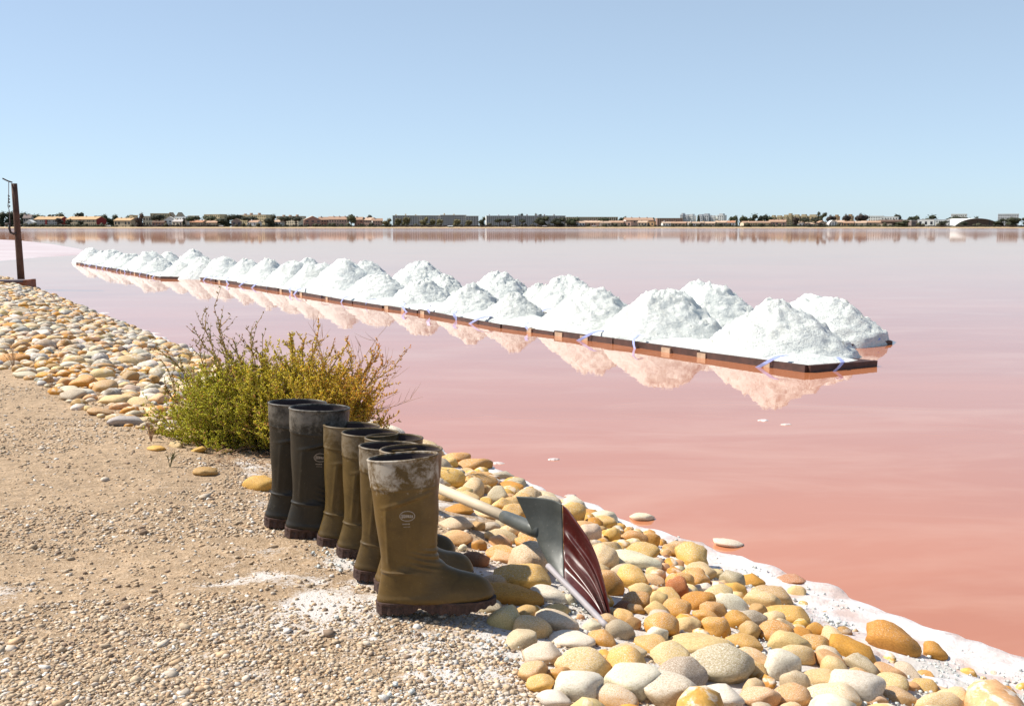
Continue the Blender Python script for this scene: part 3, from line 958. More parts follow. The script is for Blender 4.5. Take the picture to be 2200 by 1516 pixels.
# front to back: houses about 890-930 m, apartment blocks 980-1060 m
B_ = building
B_('gable', 'grey_house', 50, 66, 461, 482, 960, 'grey', 'stone', 'small grey house in front of the woods at the far left', 0, 2, 3)
B_('gablefront', 'white_shed', 54, 70, 472, 484, 900, 'white', 'white', 'low white tent shaped shed left of the red gabled buildings', 0, 1, 2, cat='shed')
B_('gable', 'long_building', 72, 137, 465, 485, 925, 'grey', 'ochre', 'long ochre roofed building, left of the two with red gable walls', -16, 2, 14, 12)
B_('gable', 'long_building', 139, 219, 465, 485, 915, 'tan', 'ochre', 'long ochre roofed building, right of the two with red gable walls', -16, 2, 16, 12)
for (rx0, rx1, Y, nm) in ((124, 138, 921, 'left'), (199, 219, 908, 'right')):
    pass
B_('gable', 'tan_barn', 245, 288, 468, 484, 900, 'tan', 'ochre', 'low tan barn left of the big dark round tree', 0, 1, 5)
B_('flat', 'cream_house', 281, 289, 463, 484, 930, 'yellow', 'ochre', 'narrow cream house peeping out behind the tan barn', 0, 2, 2, cat='house')
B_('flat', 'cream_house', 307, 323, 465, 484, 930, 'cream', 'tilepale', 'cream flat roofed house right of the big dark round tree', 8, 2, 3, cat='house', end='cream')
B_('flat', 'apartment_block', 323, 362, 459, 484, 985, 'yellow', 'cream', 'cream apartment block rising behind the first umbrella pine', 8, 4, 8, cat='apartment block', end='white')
B_('gablefront', 'wedge_tower', 360, 373, 456, 480, 990, 'tan', 'tan', 'tan wedge roofed tower, left of the pair', -12, 3, 2, cat='tower')
B_('gablefront', 'wedge_tower', 378, 393, 456, 480, 995, 'cream', 'tan', 'cream wedge roofed tower, right of the pair', -12, 3, 2, cat='tower')
B_('gablefront', 'white_villa', 352, 376, 465, 484, 905, 'white', 'white', 'white gabled villa below the wedge roofed towers', 10, 2, 3, cat='house')
B_('flat', 'white_house', 376, 407, 466, 484, 915, 'white', 'lgrey', 'white flat roofed house behind the grey roofed cottage', 8, 2, 5, cat='house')
B_('gable', 'low_building', 327, 352, 474, 485, 895, 'brick', 'brown', 'low brown building below the first umbrella pine', 0, 1, 4)
B_('hip', 'grey_cottage', 371, 397, 471, 486, 890, 'cream', 'grey', 'cottage with broad grey roof beside the little cypress', 6, 1, 3, cat='house')
B_('flat', 'apartment_block', 405, 423, 464, 484, 985, 'cream', 'cream', 'small cream block behind pines left of the orange roofs', 6, 3, 4, cat='apartment block')
B_('gable', 'orange_house', 408, 440, 473, 486, 895, 'tan', 'orange', 'long orange tiled house, left one under the pines', 5, 1, 6, cat='house')
B_('gable', 'orange_house', 443, 470, 474, 487, 892, 'tan', 'tile', 'orange tiled house, right one beside the largest umbrella pine', -8, 1, 4, cat='house')
B_('flat', 'apartment_block', 440, 480, 461, 484, 990, 'yellow', 'cream', 'cream block with uneven roof behind the largest umbrella pine', 5, 4, 8, cat='apartment block')
B_('gablefront', 'stone_house', 496, 517, 469, 487, 893, 'stone', 'tan', 'dark stone house with pale left wall between two pines', 12, 1, 2, cat='house')
B_('flat', 'apartment_block', 512, 582, 462, 484, 1000, 'yellow', 'tilepale', 'long low cream block behind the white villa', 4, 4, 14, cat='apartment block')
B_('gable', 'white_villa', 533, 558, 473, 487, 890, 'white', 'tile', 'white villa with red roof left of the tall bushy tree', 5, 1, 5, cat='house')
B_('gable', 'white_cottage', 588, 607, 472, 487, 892, 'white', 'tilepale', 'white cottage half hidden by the wide umbrella pine', 8, 1, 3, cat='house')
B_('flat', 'apartment_block', 596, 650, 465, 484, 1000, 'cream', 'tilepale', 'cream block behind the wide umbrella pine', 4, 4, 10, cat='apartment block')
B_('gablefront', 'brick_house', 652, 686, 464, 487, 895, 'brick', 'tilepale', 'brick gabled house with a bright white side wall', 20, 2, 3, cat='house')
B_('gable', 'brown_house', 684, 706, 466, 487, 915, 'brick', 'tile', 'brown house joined behind the brick gabled house', 4, 2, 4, cat='house')
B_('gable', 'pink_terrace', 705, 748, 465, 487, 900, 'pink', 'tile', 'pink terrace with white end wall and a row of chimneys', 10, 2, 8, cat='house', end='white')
B_('gable', 'brown_house', 762, 780, 466, 487, 925, 'brick', 'tile', 'brown house between round pine and palm', -8, 2, 3, cat='house')
B_('gable', 'pink_house', 784, 802, 467, 487, 915, 'pink', 'tilepale', 'pink house just right of the palm', 0, 2, 4, cat='house')
B_('gable', 'pink_house', 799, 820, 469, 487, 900, 'pink', 'tile', 'pink house with a tall white gable wall left of the olive trees', 14, 2, 4, cat='house', end='white')
for (a, b, yt, lab) in ((842, 906, 463.5, 'grey apartment block at the left end of the long grey row'),
                        (904, 946, 463.5, 'second grey block of the long row with a sunlit white left edge'),
                        (944, 1001, 462.5, 'tallest grey apartment block of the long row'),
                        (999, 1027, 464.5, 'short grey block closing the long row beside a leafy tree')):
    B_('flat', 'apartment_block', a, b, yt, 486, 1000, 'grey', 'cream', lab, 6, 5, max(5, int((b - a) / 5)), 12, 'apartment block', 'white')  # grey fronts and white ends put shade and sun into the wall colours
B_('flat', 'apartment_block', 1043, 1104, 464, 486, 1000, 'grey', 'lgrey', 'grey apartment block with sunlit white end wall behind two round pines', 5, 5, 14, 14, 'apartment block', 'white')
B_('flat', 'apartment_block', 1103, 1216, 464, 486, 1010, 'grey', 'grey', 'longest grey apartment block with a sunlit white end wall', 3, 5, 26, 14, 'apartment block', 'white')
B_('slots', 'pillared_block', 1214, 1328, 467.5, 484, 1010, 'cream', 'cream', 'long low cream block with dark slots between pillars', 3, 3, 26, 12, 'apartment block')
B_('gable', 'white_cottage', 1236, 1256, 475, 488, 893, 'white', 'tilepale', 'white and pink cottage right of the last big pine', 8, 1, 3, cat='house', end='white')
B_('gable', 'pink_house', 1256, 1290, 474, 488, 893, 'pink', 'tilepale', 'wide pink roofed house below the pillared block', 4, 1, 6, cat='house')
B_('gable', 'pale_cottage', 1288, 1312, 475, 488, 890, 'cream', 'tilepale', 'pale cottage with white left gable in the pink roofed cluster', 8, 1, 3, cat='house', end='white')
B_('gable', 'tan_house', 1310, 1342, 474, 488, 893, 'tan', 'tile', 'tan house with a row of small windows in the pink cluster', 4, 1, 5, cat='house')
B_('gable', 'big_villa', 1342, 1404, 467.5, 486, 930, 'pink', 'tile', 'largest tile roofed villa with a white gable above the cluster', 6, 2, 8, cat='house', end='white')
B_('flat', 'pink_cube_house', 1342, 1359, 476, 488, 890, 'pink', 'tilepale', 'small pink cube house with two dark windows', 4, 1, 2, cat='house')
B_('gable', 'cream_cottage', 1373, 1393, 474, 488, 892, 'cream', 'tilepale', 'cream cottage in front of the largest tiled villa', 6, 1, 3, cat='house')
B_('flat', 'orange_cube_house', 1394, 1408, 476, 488, 890, 'ochre', 'tile', 'small orange house at the right end of the cluster', 4, 1, 2, cat='house')
B_('slots', 'pillared_block', 1411, 1467, 470, 484, 1010, 'pink', 'tilepale', 'pinkish grey block with thin pillars left of the pale towers', 3, 3, 14, 12, 'apartment block')
B_('gable', 'white_cottage', 1423, 1441, 476, 488, 892, 'white', 'tilepale', 'white cottage below the pinkish pillared block', 6, 1, 3, cat='house', end='white')
B_('gable', 'tan_house', 1444, 1476, 476, 488, 893, 'tan', 'tile', 'brown fronted house left of the white bungalow', 0, 1, 4, cat='house')
B_('gable', 'white_bungalow', 1478, 1504, 476, 488, 890, 'white', 'tilepale', 'white bungalow under the pointed conifer', 5, 1, 5, cat='house', end='white')
B_('gable', 'cream_bungalow', 1506, 1538, 476, 488, 893, 'cream', 'tilepale', 'cream bungalow below the grey white towers', 5, 1, 5, cat='house')
tw = [(1467, 1473, 461, 'lgrey'), (1474, 1484, 464, 'lgrey'), (1485, 1494, 463, 'white'), (1504, 1515, 463.5, 'lgrey'), (1515, 1528, 462, 'lgrey'), (1532, 1541, 466, 'white'), (1547, 1560, 462, 'white'),
      (1661, 1670, 465.5, 'yellow'), (1672, 1684, 466, 'yellow'), (1687, 1697, 464.5, 'yellow'), (1697, 1706, 461.5, 'yellow'), (1709, 1722, 464, 'yellow'), (1724, 1738, 463.5, 'yellow'), (1740, 1762, 464, 'yellow'),
      (1797, 1806, 464.5, 'ochre'), (1826, 1836, 463.5, 'ochre')]
tl_ = ['slim grey tower at the left edge of the pale tower group', 'grey tower just right of the slimmest grey tower', 'whitish tower immediately left of the pointed conifer', 'grey tower immediately right of the pointed conifer',
       'widest grey tower of the pale group', 'short white tower between grey towers and the brightest tower', 'brightest white tower left of the pine wood',
       'yellow tower at the right foot of the pine wood', 'yellow tower with low flat top, second from the pine wood', 'yellow tower next to the tallest yellow one', 'tallest yellow tower, left of the round bronze tree',
       'yellow tower behind the round bronze tree', 'yellow tower over the spreading pine', 'widest yellow tower left of the wispy tall tree', 'orange tower left of a dark round tree', 'orange tower between two dark round trees']
for (a, b, yt, c), lab in zip(tw, tl_):
    B_('tower', 'tower_block', a, b, yt, 484, 1060, c, c, lab, 10, 6, 3, 12, 'tower block')
B_('gable', 'grey_cottage', 1540, 1562, 474, 488, 893, 'tan', 'tilepale', 'tan cottage left of the tall dark cypress', 5, 1, 4, cat='house')
B_('gable', 'orange_cottage', 1564, 1581, 474, 488, 890, 'white', 'orange', 'white cottage with orange roof touching the tall dark cypress', 5, 1, 3, cat='house')
B_('gable', 'row_house', 1596, 1656, 475, 488, 893, 'yellow', 'tile', 'long yellow row house in front of the pine wood', 3, 1, 12, cat='house', end='cream')
B_('gable', 'pink_villa', 1656, 1690, 472, 488, 895, 'pink', 'tile', 'pink tile roofed villa right of the long row house', -4, 1, 5, cat='house')
B_('gablefront', 'white_house', 1714, 1730, 476, 488, 890, 'white', 'tilepale', 'white gabled house under the spreading pine', 10, 1, 2, cat='house')
B_('gable', 'cream_house', 1732, 1757, 478, 488, 890, 'cream', 'tilepale', 'low cream house right of the white gabled house', 4, 1, 4, cat='house')
B_('gablefront', 'tan_house', 1757, 1775, 474, 488, 893, 'tan', 'tile', 'tan house below the wispy tall tree', 8, 1, 2, cat='house')
B_('arch', 'white_barrel_house', 1777, 1802, 473, 488, 893, 'white', 'white', 'small white barrel roofed house among the bushes', 10, 1, 2, cat='house')
B_('gable', 'cream_house', 1795, 1815, 473, 488, 905, 'cream', 'tilepale', 'cream house with flat eaves right of the barrel roofed house', 4, 1, 4, cat='house')
B_('gable', 'ochre_house', 1815, 1836, 475, 488, 895, 'ochre', 'tile', 'ochre house below two dark round trees', 4, 1, 3, cat='house')
B_('gable', 'cream_house', 1836, 1863, 475, 488, 893, 'cream', 'tilepale', 'cream terrace house left of the white flat blocks', 4, 1, 5, cat='house')
B_('flat', 'white_block', 1872, 1900, 464.5, 486, 990, 'white', 'white', 'white flat roofed block, left of the two', 4, 4, 6, 10, 'apartment block')
B_('flat', 'white_block', 1901, 1932, 466, 486, 960, 'white', 'white', 'white flat roofed block, right of the two', 4, 3, 6, 10)
B_('gable', 'brown_hall', 1893, 1955, 472, 486, 925, 'brown', 'brown', 'long dark brown roofed hall below the white blocks', 0, 1, 10, 12)
B_('gable', 'tile_cottage', 1856, 1893, 474, 488, 893, 'tan', 'tile', 'tile roofed cottage left of the brown hall', 6, 1, 5, cat='house')
B_('flat', 'cream_pavilion', 1892, 1917, 481, 488, 888, 'cream', 'tilepale', 'little cream pavilion in front of the brown hall', 2, 1, 4, cat='pavilion')
B_('flat', 'glass_building', 1957, 1980, 474, 487, 905, 'stone', 'lgrey', 'dark glazed building with pale roof left of the white modern hall', 2, 1, 10)
B_('flat', 'white_modern_hall', 1978, 2009, 472, 487, 900, 'white', 'white', 'white modern hall with one dark window band', 2, 1, 3)
B_('flat', 'white_annex', 2008, 2042, 472.5, 487, 910, 'white', 'lgrey', 'white annex between modern hall and arched hangar', 2, 2, 8)
B_('arch', 'arched_hangar', 2036, 2152, 469, 487, 930, 'brown', 'white', 'big white arched hangar with a dark open front', 14, 1, 3, 30, 'hangar')
B_('flat', 'far_apartment', 2050, 2079, 460.5, 484, 1080, 'white', 'cream', 'pale far block above the pines over the hangar', 4, 5, 8, 10, 'apartment block')
B_('flat', 'far_apartment', 2152, 2190, 460, 484, 1080, 'lgrey', 'white', 'pale stepped block at the far right above dark trees', 4, 5, 9, 10, 'apartment block')
# red gable walls of the two long buildings
for root, nm in [(o, o) for o in col.objects if o.name.startswith('long_building')]:
    wl = [c for c in root.children if c.name.startswith('wall')][0]
    xs_ = [v.co.x for v in wl.data.vertices]; ys_ = [v.co.y for v in wl.data.vertices]; zs_ = [v.co.z for v in wl.data.vertices]
    x1_, y0_, y1_, eh, H = max(xs_), min(ys_), max(ys_), sorted(set(round(z, 3) for z in zs_))[1], max(zs_)
    mb = MB().add([(x1_ + .03, y0_, -.5), (x1_ + .03, y1_, -.5), (x1_ + .03, y1_, eh), (x1_ + .03, 0, H - .1), (x1_ + .03, y0_, eh),
                   (x1_ + .25, y0_, -.5), (x1_ + .25, y1_, -.5), (x1_ + .25, y1_, eh), (x1_ + .25, 0, H - .1), (x1_ + .25, y0_, eh)],
                  [(4, 3, 2, 1, 0), (5, 6, 7, 8, 9), (0, 1, 6, 5), (0, 5, 9, 4), (1, 2, 7, 6)])
    colour(mb.build('gable_wall', M['wall'], root), 'red')
    mb = MB().box(max(xs_) * -.12, max(xs_) * .02, y0_ - .5, y0_ - .05, -.4, eh - .3)
    colour(mb.build('porch_wall', M['wall'], root), 'red')

T = tree
T('bush', 'woodland_tree', -25, 14, 455, 487, 940, 'dk', 'dark woodland tree left of the wooden post')
T('bush', 'woodland_tree', 8, 38, 453.5, 487, 945, 'dk', 'tall dark woodland tree right behind the wooden post')
T('bush', 'woodland_tree', 36, 66, 456, 487, 980, 'dk', 'dark woodland tree above the small grey house')
T('bush', 'woodland_tree', 60, 96, 460, 487, 985, 'md', 'woodland tree behind the left end of the ochre roofs')
T('bush', 'woodland_tree', 92, 140, 458, 487, 985, 'md', 'broad greyish woodland tree over the left ochre roof')
T('round', 'dark_tree', 157, 181, 457, 487, 985, 'dk', 'dark clump of a tree over the right ochre roof')
T('bush', 'woodland_tree', 196, 232, 461, 487, 950, 'md', 'green tree right of the dark red gable')
T('bush', 'woodland_tree', 226, 254, 461, 487, 955, 'dk', 'green tree in the middle of the strip behind the tan barn')
T('bush', 'woodland_tree', 250, 290, 462, 487, 960, 'md', 'green tree left of the big dark round tree')
T('round', 'garden_tree', 116, 137, 469, 487, 895, 'br', 'dark garden tree before the left red gable')
T('bush', 'garden_tree', 140, 154, 470, 487, 893, 'dk', 'dark green garden tree at the left end of the right long building')
T('bush', 'garden_tree', 164, 179, 473, 487, 893, 'dk', 'small dark garden tree before the middle of the right long building')
T('bush', 'bronze_tree', 288, 309, 457.5, 488, 888, 'br', 'big dark bronze round tree standing alone')
T('umbrella', 'umbrella_pine', 327, 361, 462, 488, 905, 'dk', 'first umbrella pine before the cream apartment block')
T('cypress', 'small_cypress', 392, 399, 468, 487, 888, 'dk', 'little cypress beside the grey roofed cottage')
T('umbrella', 'umbrella_pine', 402, 438, 465, 488, 905, 'md', 'flat topped pine over the long orange tiled house')
T('umbrella', 'umbrella_pine', 430, 468, 463, 488, 910, 'md', 'green umbrella pine between orange houses and largest pine')
T('bush', 'umbrella_pine', 462, 500, 461.5, 488, 895, 'dk', 'largest umbrella pine with foliage nearly to the ground')
T('umbrella', 'umbrella_pine', 490, 530, 461.5, 488, 905, 'dk', 'umbrella pine over the dark stone house')
T('umbrella', 'umbrella_pine', 516, 558, 465, 488, 900, 'dk', 'wide flat umbrella pine above the white red roofed villa')
T('bush', 'bushy_tree', 565, 594, 460.5, 488, 888, 'dk', 'tall dark bushy tree left of the wide umbrella pine')
T('umbrella', 'umbrella_pine', 597, 628, 465, 488, 890, 'dk', 'wide umbrella pine, left half of the pair')
T('umbrella', 'umbrella_pine', 618, 653, 464.5, 488, 892, 'dk', 'wide umbrella pine, right half beside the brick gabled house')
T('round', 'round_pine', 744, 766, 461.5, 488, 888, 'md', 'round pine right of the pink terrace')
T('round', 'garden_tree', 788, 802, 462.5, 487, 950, 'dk', 'dark crown above the house right of the palm')
T('bush', 'olive_tree', 818, 842, 469, 488, 888, 'ol', 'olive coloured tree at the left end of the grey blocks')
for (a, b, yt, lab) in ((844, 863, 468, 'olive tree in front of the leftmost grey block'), (860, 882, 465, 'taller olive tree in front of the leftmost grey block'), (899, 921, 466, 'olive tree below the first sunlit white edge of the row'),
                        (920, 936, 470, 'pale olive tree between two blocks'), (934, 952, 470, 'small olive tree left of the teal shed'), (970, 990, 470, 'olive tree right of the teal shed'),
                        (996, 1015, 472, 'light olive tree before the short grey block')):
    T('bush', 'olive_tree', a, b, yt, 488, 892, 'ol', lab)
T('bush', 'leafy_tree', 1026, 1044, 465.5, 488, 890, 'md', 'leafy green tree in the gap between the grey blocks')
T('umbrella', 'round_pine', 1063, 1083, 470, 488, 890, 'dk', 'round pine, left of two before the sunlit ended block')
T('umbrella', 'round_pine', 1080, 1102, 469.5, 488, 890, 'dk', 'round pine, right of two before the sunlit ended block')
T('umbrella', 'round_pine', 1111, 1133, 470.5, 488, 890, 'dk', 'round pine right of the sunlit white end wall')
T('bush', 'big_pine', 1143, 1181, 464, 488, 890, 'md', 'big spreading pine before the longest grey block')
T('bush', 'big_pine', 1178, 1216, 466.5, 488, 888, 'dk', 'dark pine joining the big spreading pine on its right')
T('bush', 'big_pine', 1210, 1246, 466.5, 488, 890, 'md', 'pine at the right end of the longest grey block')
T('round', 'roof_tree', 1116, 1127, 459.5, 487, 1040, 'dk', 'tree top showing above the left part of the longest block')
T('wisp', 'roof_tree', 1150, 1164, 458.5, 487, 1040, 'dk', 'tree top showing above the middle of the longest block')
T('umbrella', 'umbrella_pine', 1284, 1312, 468, 487, 950, 'md', 'umbrella pine before the pillared cream block')
T('bush', 'leafy_tree', 1324, 1347, 465, 487, 960, 'dk', 'dark leafy tree left of the largest tiled villa')
T('round', 'leafy_tree', 1397, 1409, 468, 487, 945, 'dk', 'dark round tree at the right end of the largest villa')
T('cypress', 'pointed_conifer', 1495, 1506, 462.5, 488, 895, 'dk', 'dark pointed conifer before the pale towers')
T('cypress', 'tall_cypress', 1579, 1587, 463.5, 488, 888, 'dk', 'tall dark cypress left of the pine wood')
T('bush', 'wood_pine', 1560, 1584, 463, 488, 925, 'md', 'pine at the left end of the pine wood')
T('bush', 'wood_pine', 1584, 1606, 463, 488, 925, 'md', 'pine just right of the tall dark cypress')
T('bush', 'wood_pine', 1596, 1630, 459.5, 487, 930, 'dk', 'highest pine of the wood')
T('bush', 'wood_pine', 1622, 1650, 460.5, 487, 935, 'dk', 'dark pine in the right part of the wood')
T('bush', 'wood_pine', 1640, 1664, 464, 487, 935, 'md', 'lower pine at the right end of the wood')
T('bush', 'bronze_tree', 1699, 1717, 465, 488, 893, 'br', 'round bronze tree before the yellow towers')
T('umbrella', 'umbrella_pine', 1716, 1740, 467, 488, 889, 'dk', 'spreading pine, left part, over the white gabled house')
T('umbrella', 'umbrella_pine', 1738, 1764, 467.5, 488, 889, 'dk', 'spreading pine, right part, over the low cream house')
T('wisp', 'wispy_tree', 1757, 1777, 455, 488, 900, 'md', 'tall wispy tree standing above its neighbours')
T('bush', 'dark_tree', 1770, 1797, 462, 488, 935, 'br', 'dark bronze tree right of the wispy tree')
T('bush', 'dark_tree', 1805, 1828, 460, 488, 930, 'br', 'dark round tree over the ochre house')
T('bush', 'dark_tree', 1830, 1866, 459, 488, 930, 'br', 'largest dark tree left of the white flat blocks')
T('round', 'dark_tree', 1918, 1940, 461, 487, 1000, 'dk', 'pointed dark tree behind the right white block')
T('bush', 'low_pine', 1914, 1956, 473, 488, 890, 'md', 'low wide pine in front of the brown hall')
T('bush', 'ridge_pine', 1940, 1975, 463, 487, 990, 'dk', 'dark domed pine right of the white blocks')
T('bush', 'ridge_pine', 1970, 2014, 461.5, 487, 985, 'md', 'big green domed pine above the white modern hall')
T('bush', 'ridge_pine', 2024, 2080, 463.5, 487, 990, 'dk', 'broad domed pine under the pale far block')
T('bush', 'ridge_pine', 2080, 2104, 465, 487, 990, 'dk', 'small domed pine over the hangar roof')
T('bush', 'garden_tree', 2011, 2036, 474, 488, 890, 'dk', 'dark tree before the white annex')
T('bush', 'garden_tree', 2060, 2080, 476, 488, 890, 'dk', 'dark tree at the left foot of the hangar')
T('bush', 'dark_tree', 2128, 2162, 469, 488, 895, 'dk', 'dark tree at the right side of the hangar')
T('bush', 'dark_tree', 2152, 2194, 466, 488, 890, 'dk', 'wide dark tree below the stepped pale block')
T('bush', 'dark_tree', 2188, 2240, 462, 488, 888, 'dk', 'dark tree cut by the right edge of the picture')
# palm
pr = empty('palm_tree', (at_y(782, 487, 886).x, 886, 0.95))
mb = MB().tube([(0, 0, -.3), (.1, 0, 4), (0, 0, 7.6)], [.32, .26, .24], 7); mb.build('trunk', M['trunk'], pr)
mb = MB()
for k in range(26):
    a = k * 2.4; up = 0.9 - 1.5 * (k / 26)
    p0 = Vector((0, 0, 7.6)); d = Vector((cos(a), sin(a), up)).normalized()
    pts_ = [p0 + d * q + Vector((0, 0, -0.16 * q * q)) for q in (0, .7, 1.3, 1.9)]
    sd = Vector((-sin(a), cos(a), 0)) * .32
    mb.add([pts_[0] - sd * .3, pts_[0] + sd * .3, pts_[1] - sd, pts_[1] + sd, pts_[2] - sd, pts_[2] + sd, pts_[3]], [(0, 1, 3, 2), (2, 3, 5, 4), (4, 5, 6)])
pc = mb.build('crown', M['leaf'], pr); pc.color = GREEN['dk'] + (1,)
tag(pr, 'single palm between the pink houses', 'palm')
# hedges and scrub along the shore
def hedge(x0, x1, yt, Y, c, label):
    a, b = at_y(x0, 487, Y), at_y(x1, yt, Y)
    L, h = b.x - a.x, b.z - 0.9
    r = random.Random(int(x0))
    mb = MB()
    n_ = max(8, int(L / 1.6))
    for k in range(n_):
        bm = bmesh.new(); bmesh.ops.create_icosphere(bm, subdivisions=1, radius=1)
        q = h * r.uniform(.5, 1.0)
        x = L * (k + .5) / n_ + r.uniform(-.4, .4); yy = r.uniform(-.7, .7)
        vs = [(x + v.co.x * 1.5 * r.uniform(.8, 1.15), yy + v.co.y * 1.2, q * .5 + v.co.z * q * .55 * r.uniform(.75, 1.15)) for v in bm.verts]
        mb.add(vs, [tuple(v.index for v in f.verts) for f in bm.faces]); bm.free()
    for k in range(n_ * 10):
        cpt = Vector((r.uniform(0, L), r.uniform(-1.4, .6), r.uniform(.1, 1) * h))
        e1 = Vector((r.gauss(0, 1), r.gauss(0, 1), r.gauss(0, 1))).normalized() * r.uniform(.2, .45)
        e2 = e1.cross(Vector((r.gauss(0, 1), r.gauss(0, 1), r.gauss(0, 1)))).normalized() * .25
        mb.add([cpt - e1, cpt + e2, cpt + e1, cpt - e2], [(0, 1, 2, 3)])
    o = mb.build('hedge', M['leaf']); o.location = (a.x, Y, 0.9)
    o.color = GREEN[c] + (1,)
    return tag(o, label, 'hedge')
hedge(40, 140, 481, 886, 'dk', 'dark hedge along the shore below the left long building')
hedge(140, 250, 482, 886, 'md', 'hedge along the shore below the right long building')
hedge(306, 470, 482.5, 885, 'br', 'dark hedge from the bronze tree to the largest pine')
hedge(520, 660, 484, 884, 'dk', 'low hedge before the white villa and wide pines')
hedge(690, 845, 483.5, 884, 'dk', 'hedge before the pink terrace and the palm')
hedge(842, 1050, 483.5, 883, 'br', 'long clipped dark hedge before the left grey blocks')
hedge(1050, 1250, 484, 883, 'br', 'dark hedge before the longest grey block')
hedge(1250, 1420, 485, 882, 'dk', 'low hedge before the pink roofed cluster')
hedge(1420, 1600, 484.5, 883, 'dk', 'hedge between pink cluster and tall cypress')
hedge(1600, 1780, 484, 883, 'dk', 'hedge before the long yellow row house')
hedge(1780, 1960, 484, 883, 'md', 'hedge before the cream houses and brown hall')
hedge(1960, 2210, 484, 883, 'br', 'dark hedge before the arched hangar')
# garden bushes and scrub between the shore and the houses: one uncountable mass
mb = MB(); r8 = random.Random(8)
for k in range(300):
    x = -470 + 960 * (k + r8.uniform(-.5, .5)) / 300
    y = r8.uniform(884, 891); hh = r8.choice((1.0, 1.4, 1.8, 2.4, 3.4)) * r8.uniform(.7, 1.2)
    bm = bmesh.new(); bmesh.ops.create_icosphere(bm, subdivisions=1, radius=1)
    q = hh * r8.uniform(.45, .8)
    mb.add([(x + v.co.x * q * r8.uniform(.8, 1.2), y + v.co.y * q, .9 + hh * .5 + v.co.z * hh * .5 * r8.uniform(.8, 1.15)) for v in bm.verts], [tuple(v.index for v in f.verts) for f in bm.faces]); bm.free()
    for _ in range(22):
        d_ = Vector((r8.gauss(0, 1), r8.gauss(0, 1), r8.gauss(0, 1))).normalized()
        c_ = Vector((x + d_.x * q, y + d_.y * q, .9 + hh * .5 + d_.z * hh * .5))
        e1 = Vector((r8.gauss(0, 1), r8.gauss(0, 1), r8.gauss(0, 1))).normalized() * r8.uniform(.15, .4)
        e2 = e1.cross(Vector((r8.gauss(0, 1), r8.gauss(0, 1), r8.gauss(0, 1)))).normalized() * .2
        mb.add([c_ - e1, c_ + e2, c_ + e1, c_ - e2], [(0, 1, 2, 3)])
so_ = mb.build('shore_scrub', M['leaf']); so_.color = (.050, .046, .020, 1)
tag(so_, 'dark scrub and garden bushes along the far shore', kind='stuff')
# small shore things
def shed(px0, px1, yt, yb, Y, c, rc, name, label, cat):
    a, b = at_y(px0, yb, Y), at_y(px1, yt, Y)
    W, H = b.x - a.x, b.z - 0.85
    r_ = empty(name, ((a.x + b.x) / 2, Y, 0.75))
    colour(MB().box(-W / 2, W / 2, -1.2, 1.2, 0, H * .72).build('wall', M['wall'], r_), c)
    colour(MB().add([(-W / 2 - .2, -1.4, H * .70), (W / 2 + .2, -1.4, H * .70), (W / 2 + .2, 1.4, H * .70), (-W / 2 - .2, 1.4, H * .70), (-W / 2, 0, H), (W / 2, 0, H)],
                    [(0, 1, 5, 4), (2, 3, 4, 5), (0, 4, 3), (1, 2, 5), (3, 2, 1, 0)]).build('roof', M['roof'], r_), rc)
    MB().box(-W * .1, W * .1, -1.24, -1.1, 0.05, H * .5).build('door', M['window'], r_)
    return tag(r_, label, cat)
COLR['teal'] = (0.22, 0.30, 0.27)
shed(962, 973, 484.5, 489, 880, 'teal', 'lgrey', 'teal_shed', 'small teal shed on the sand before the grey blocks', 'shed')
def car(px0, px1, Y, c, label):
    a, b = at_y(px0, 487, Y), at_y(px1, 487, Y)
    L = max(3.8, b.x - a.x)
    r_ = empty('parked_car', ((a.x + b.x) / 2, Y, 0.90))
    prof = [(-.5, .25), (-.5, .75), (-.36, .88), (-.2, 1.42), (.2, 1.45), (.34, .95), (.49, .82), (.5, .25)]
    n_ = len(prof)
    vs = [(x * L, y, z) for y in (-.85, .85) for x, z in prof]
    colour(MB().add(vs, [tuple(range(n_)), tuple(reversed(range(n_, 2 * n_)))] + [(i, i + n_, (i + 1) % n_ + n_, (i + 1) % n_) for i in range(n_)]).build('body', M['wall'], r_), c)
    MB().box(-.27 * L, .27 * L, -.88, -.84, .95, 1.3).build('window', M['window'], r_)
    for q in (-.3, .3):
        for yy in (-.86, .66):
            MB().tube([(q * L, yy, .3), (q * L, yy + .2, .3)], .31, 10).build('wheel', M['iron'], r_)
    return tag(r_, label, 'car')
car(228, 238, 882, 'white', 'white car parked right of the dark red gable')
car(1100, 1107, 880, 'white', 'white car parked below the sunlit white end wall')
car(1165, 1175, 880, 'lgrey', 'pale grey car on the sand before the big spreading pine')
car(1272, 1281, 880, 'lgrey', 'pale car parked before the wide pink roofed house')
car(471, 479, 881, 'white', 'white car parked under the largest umbrella pine')

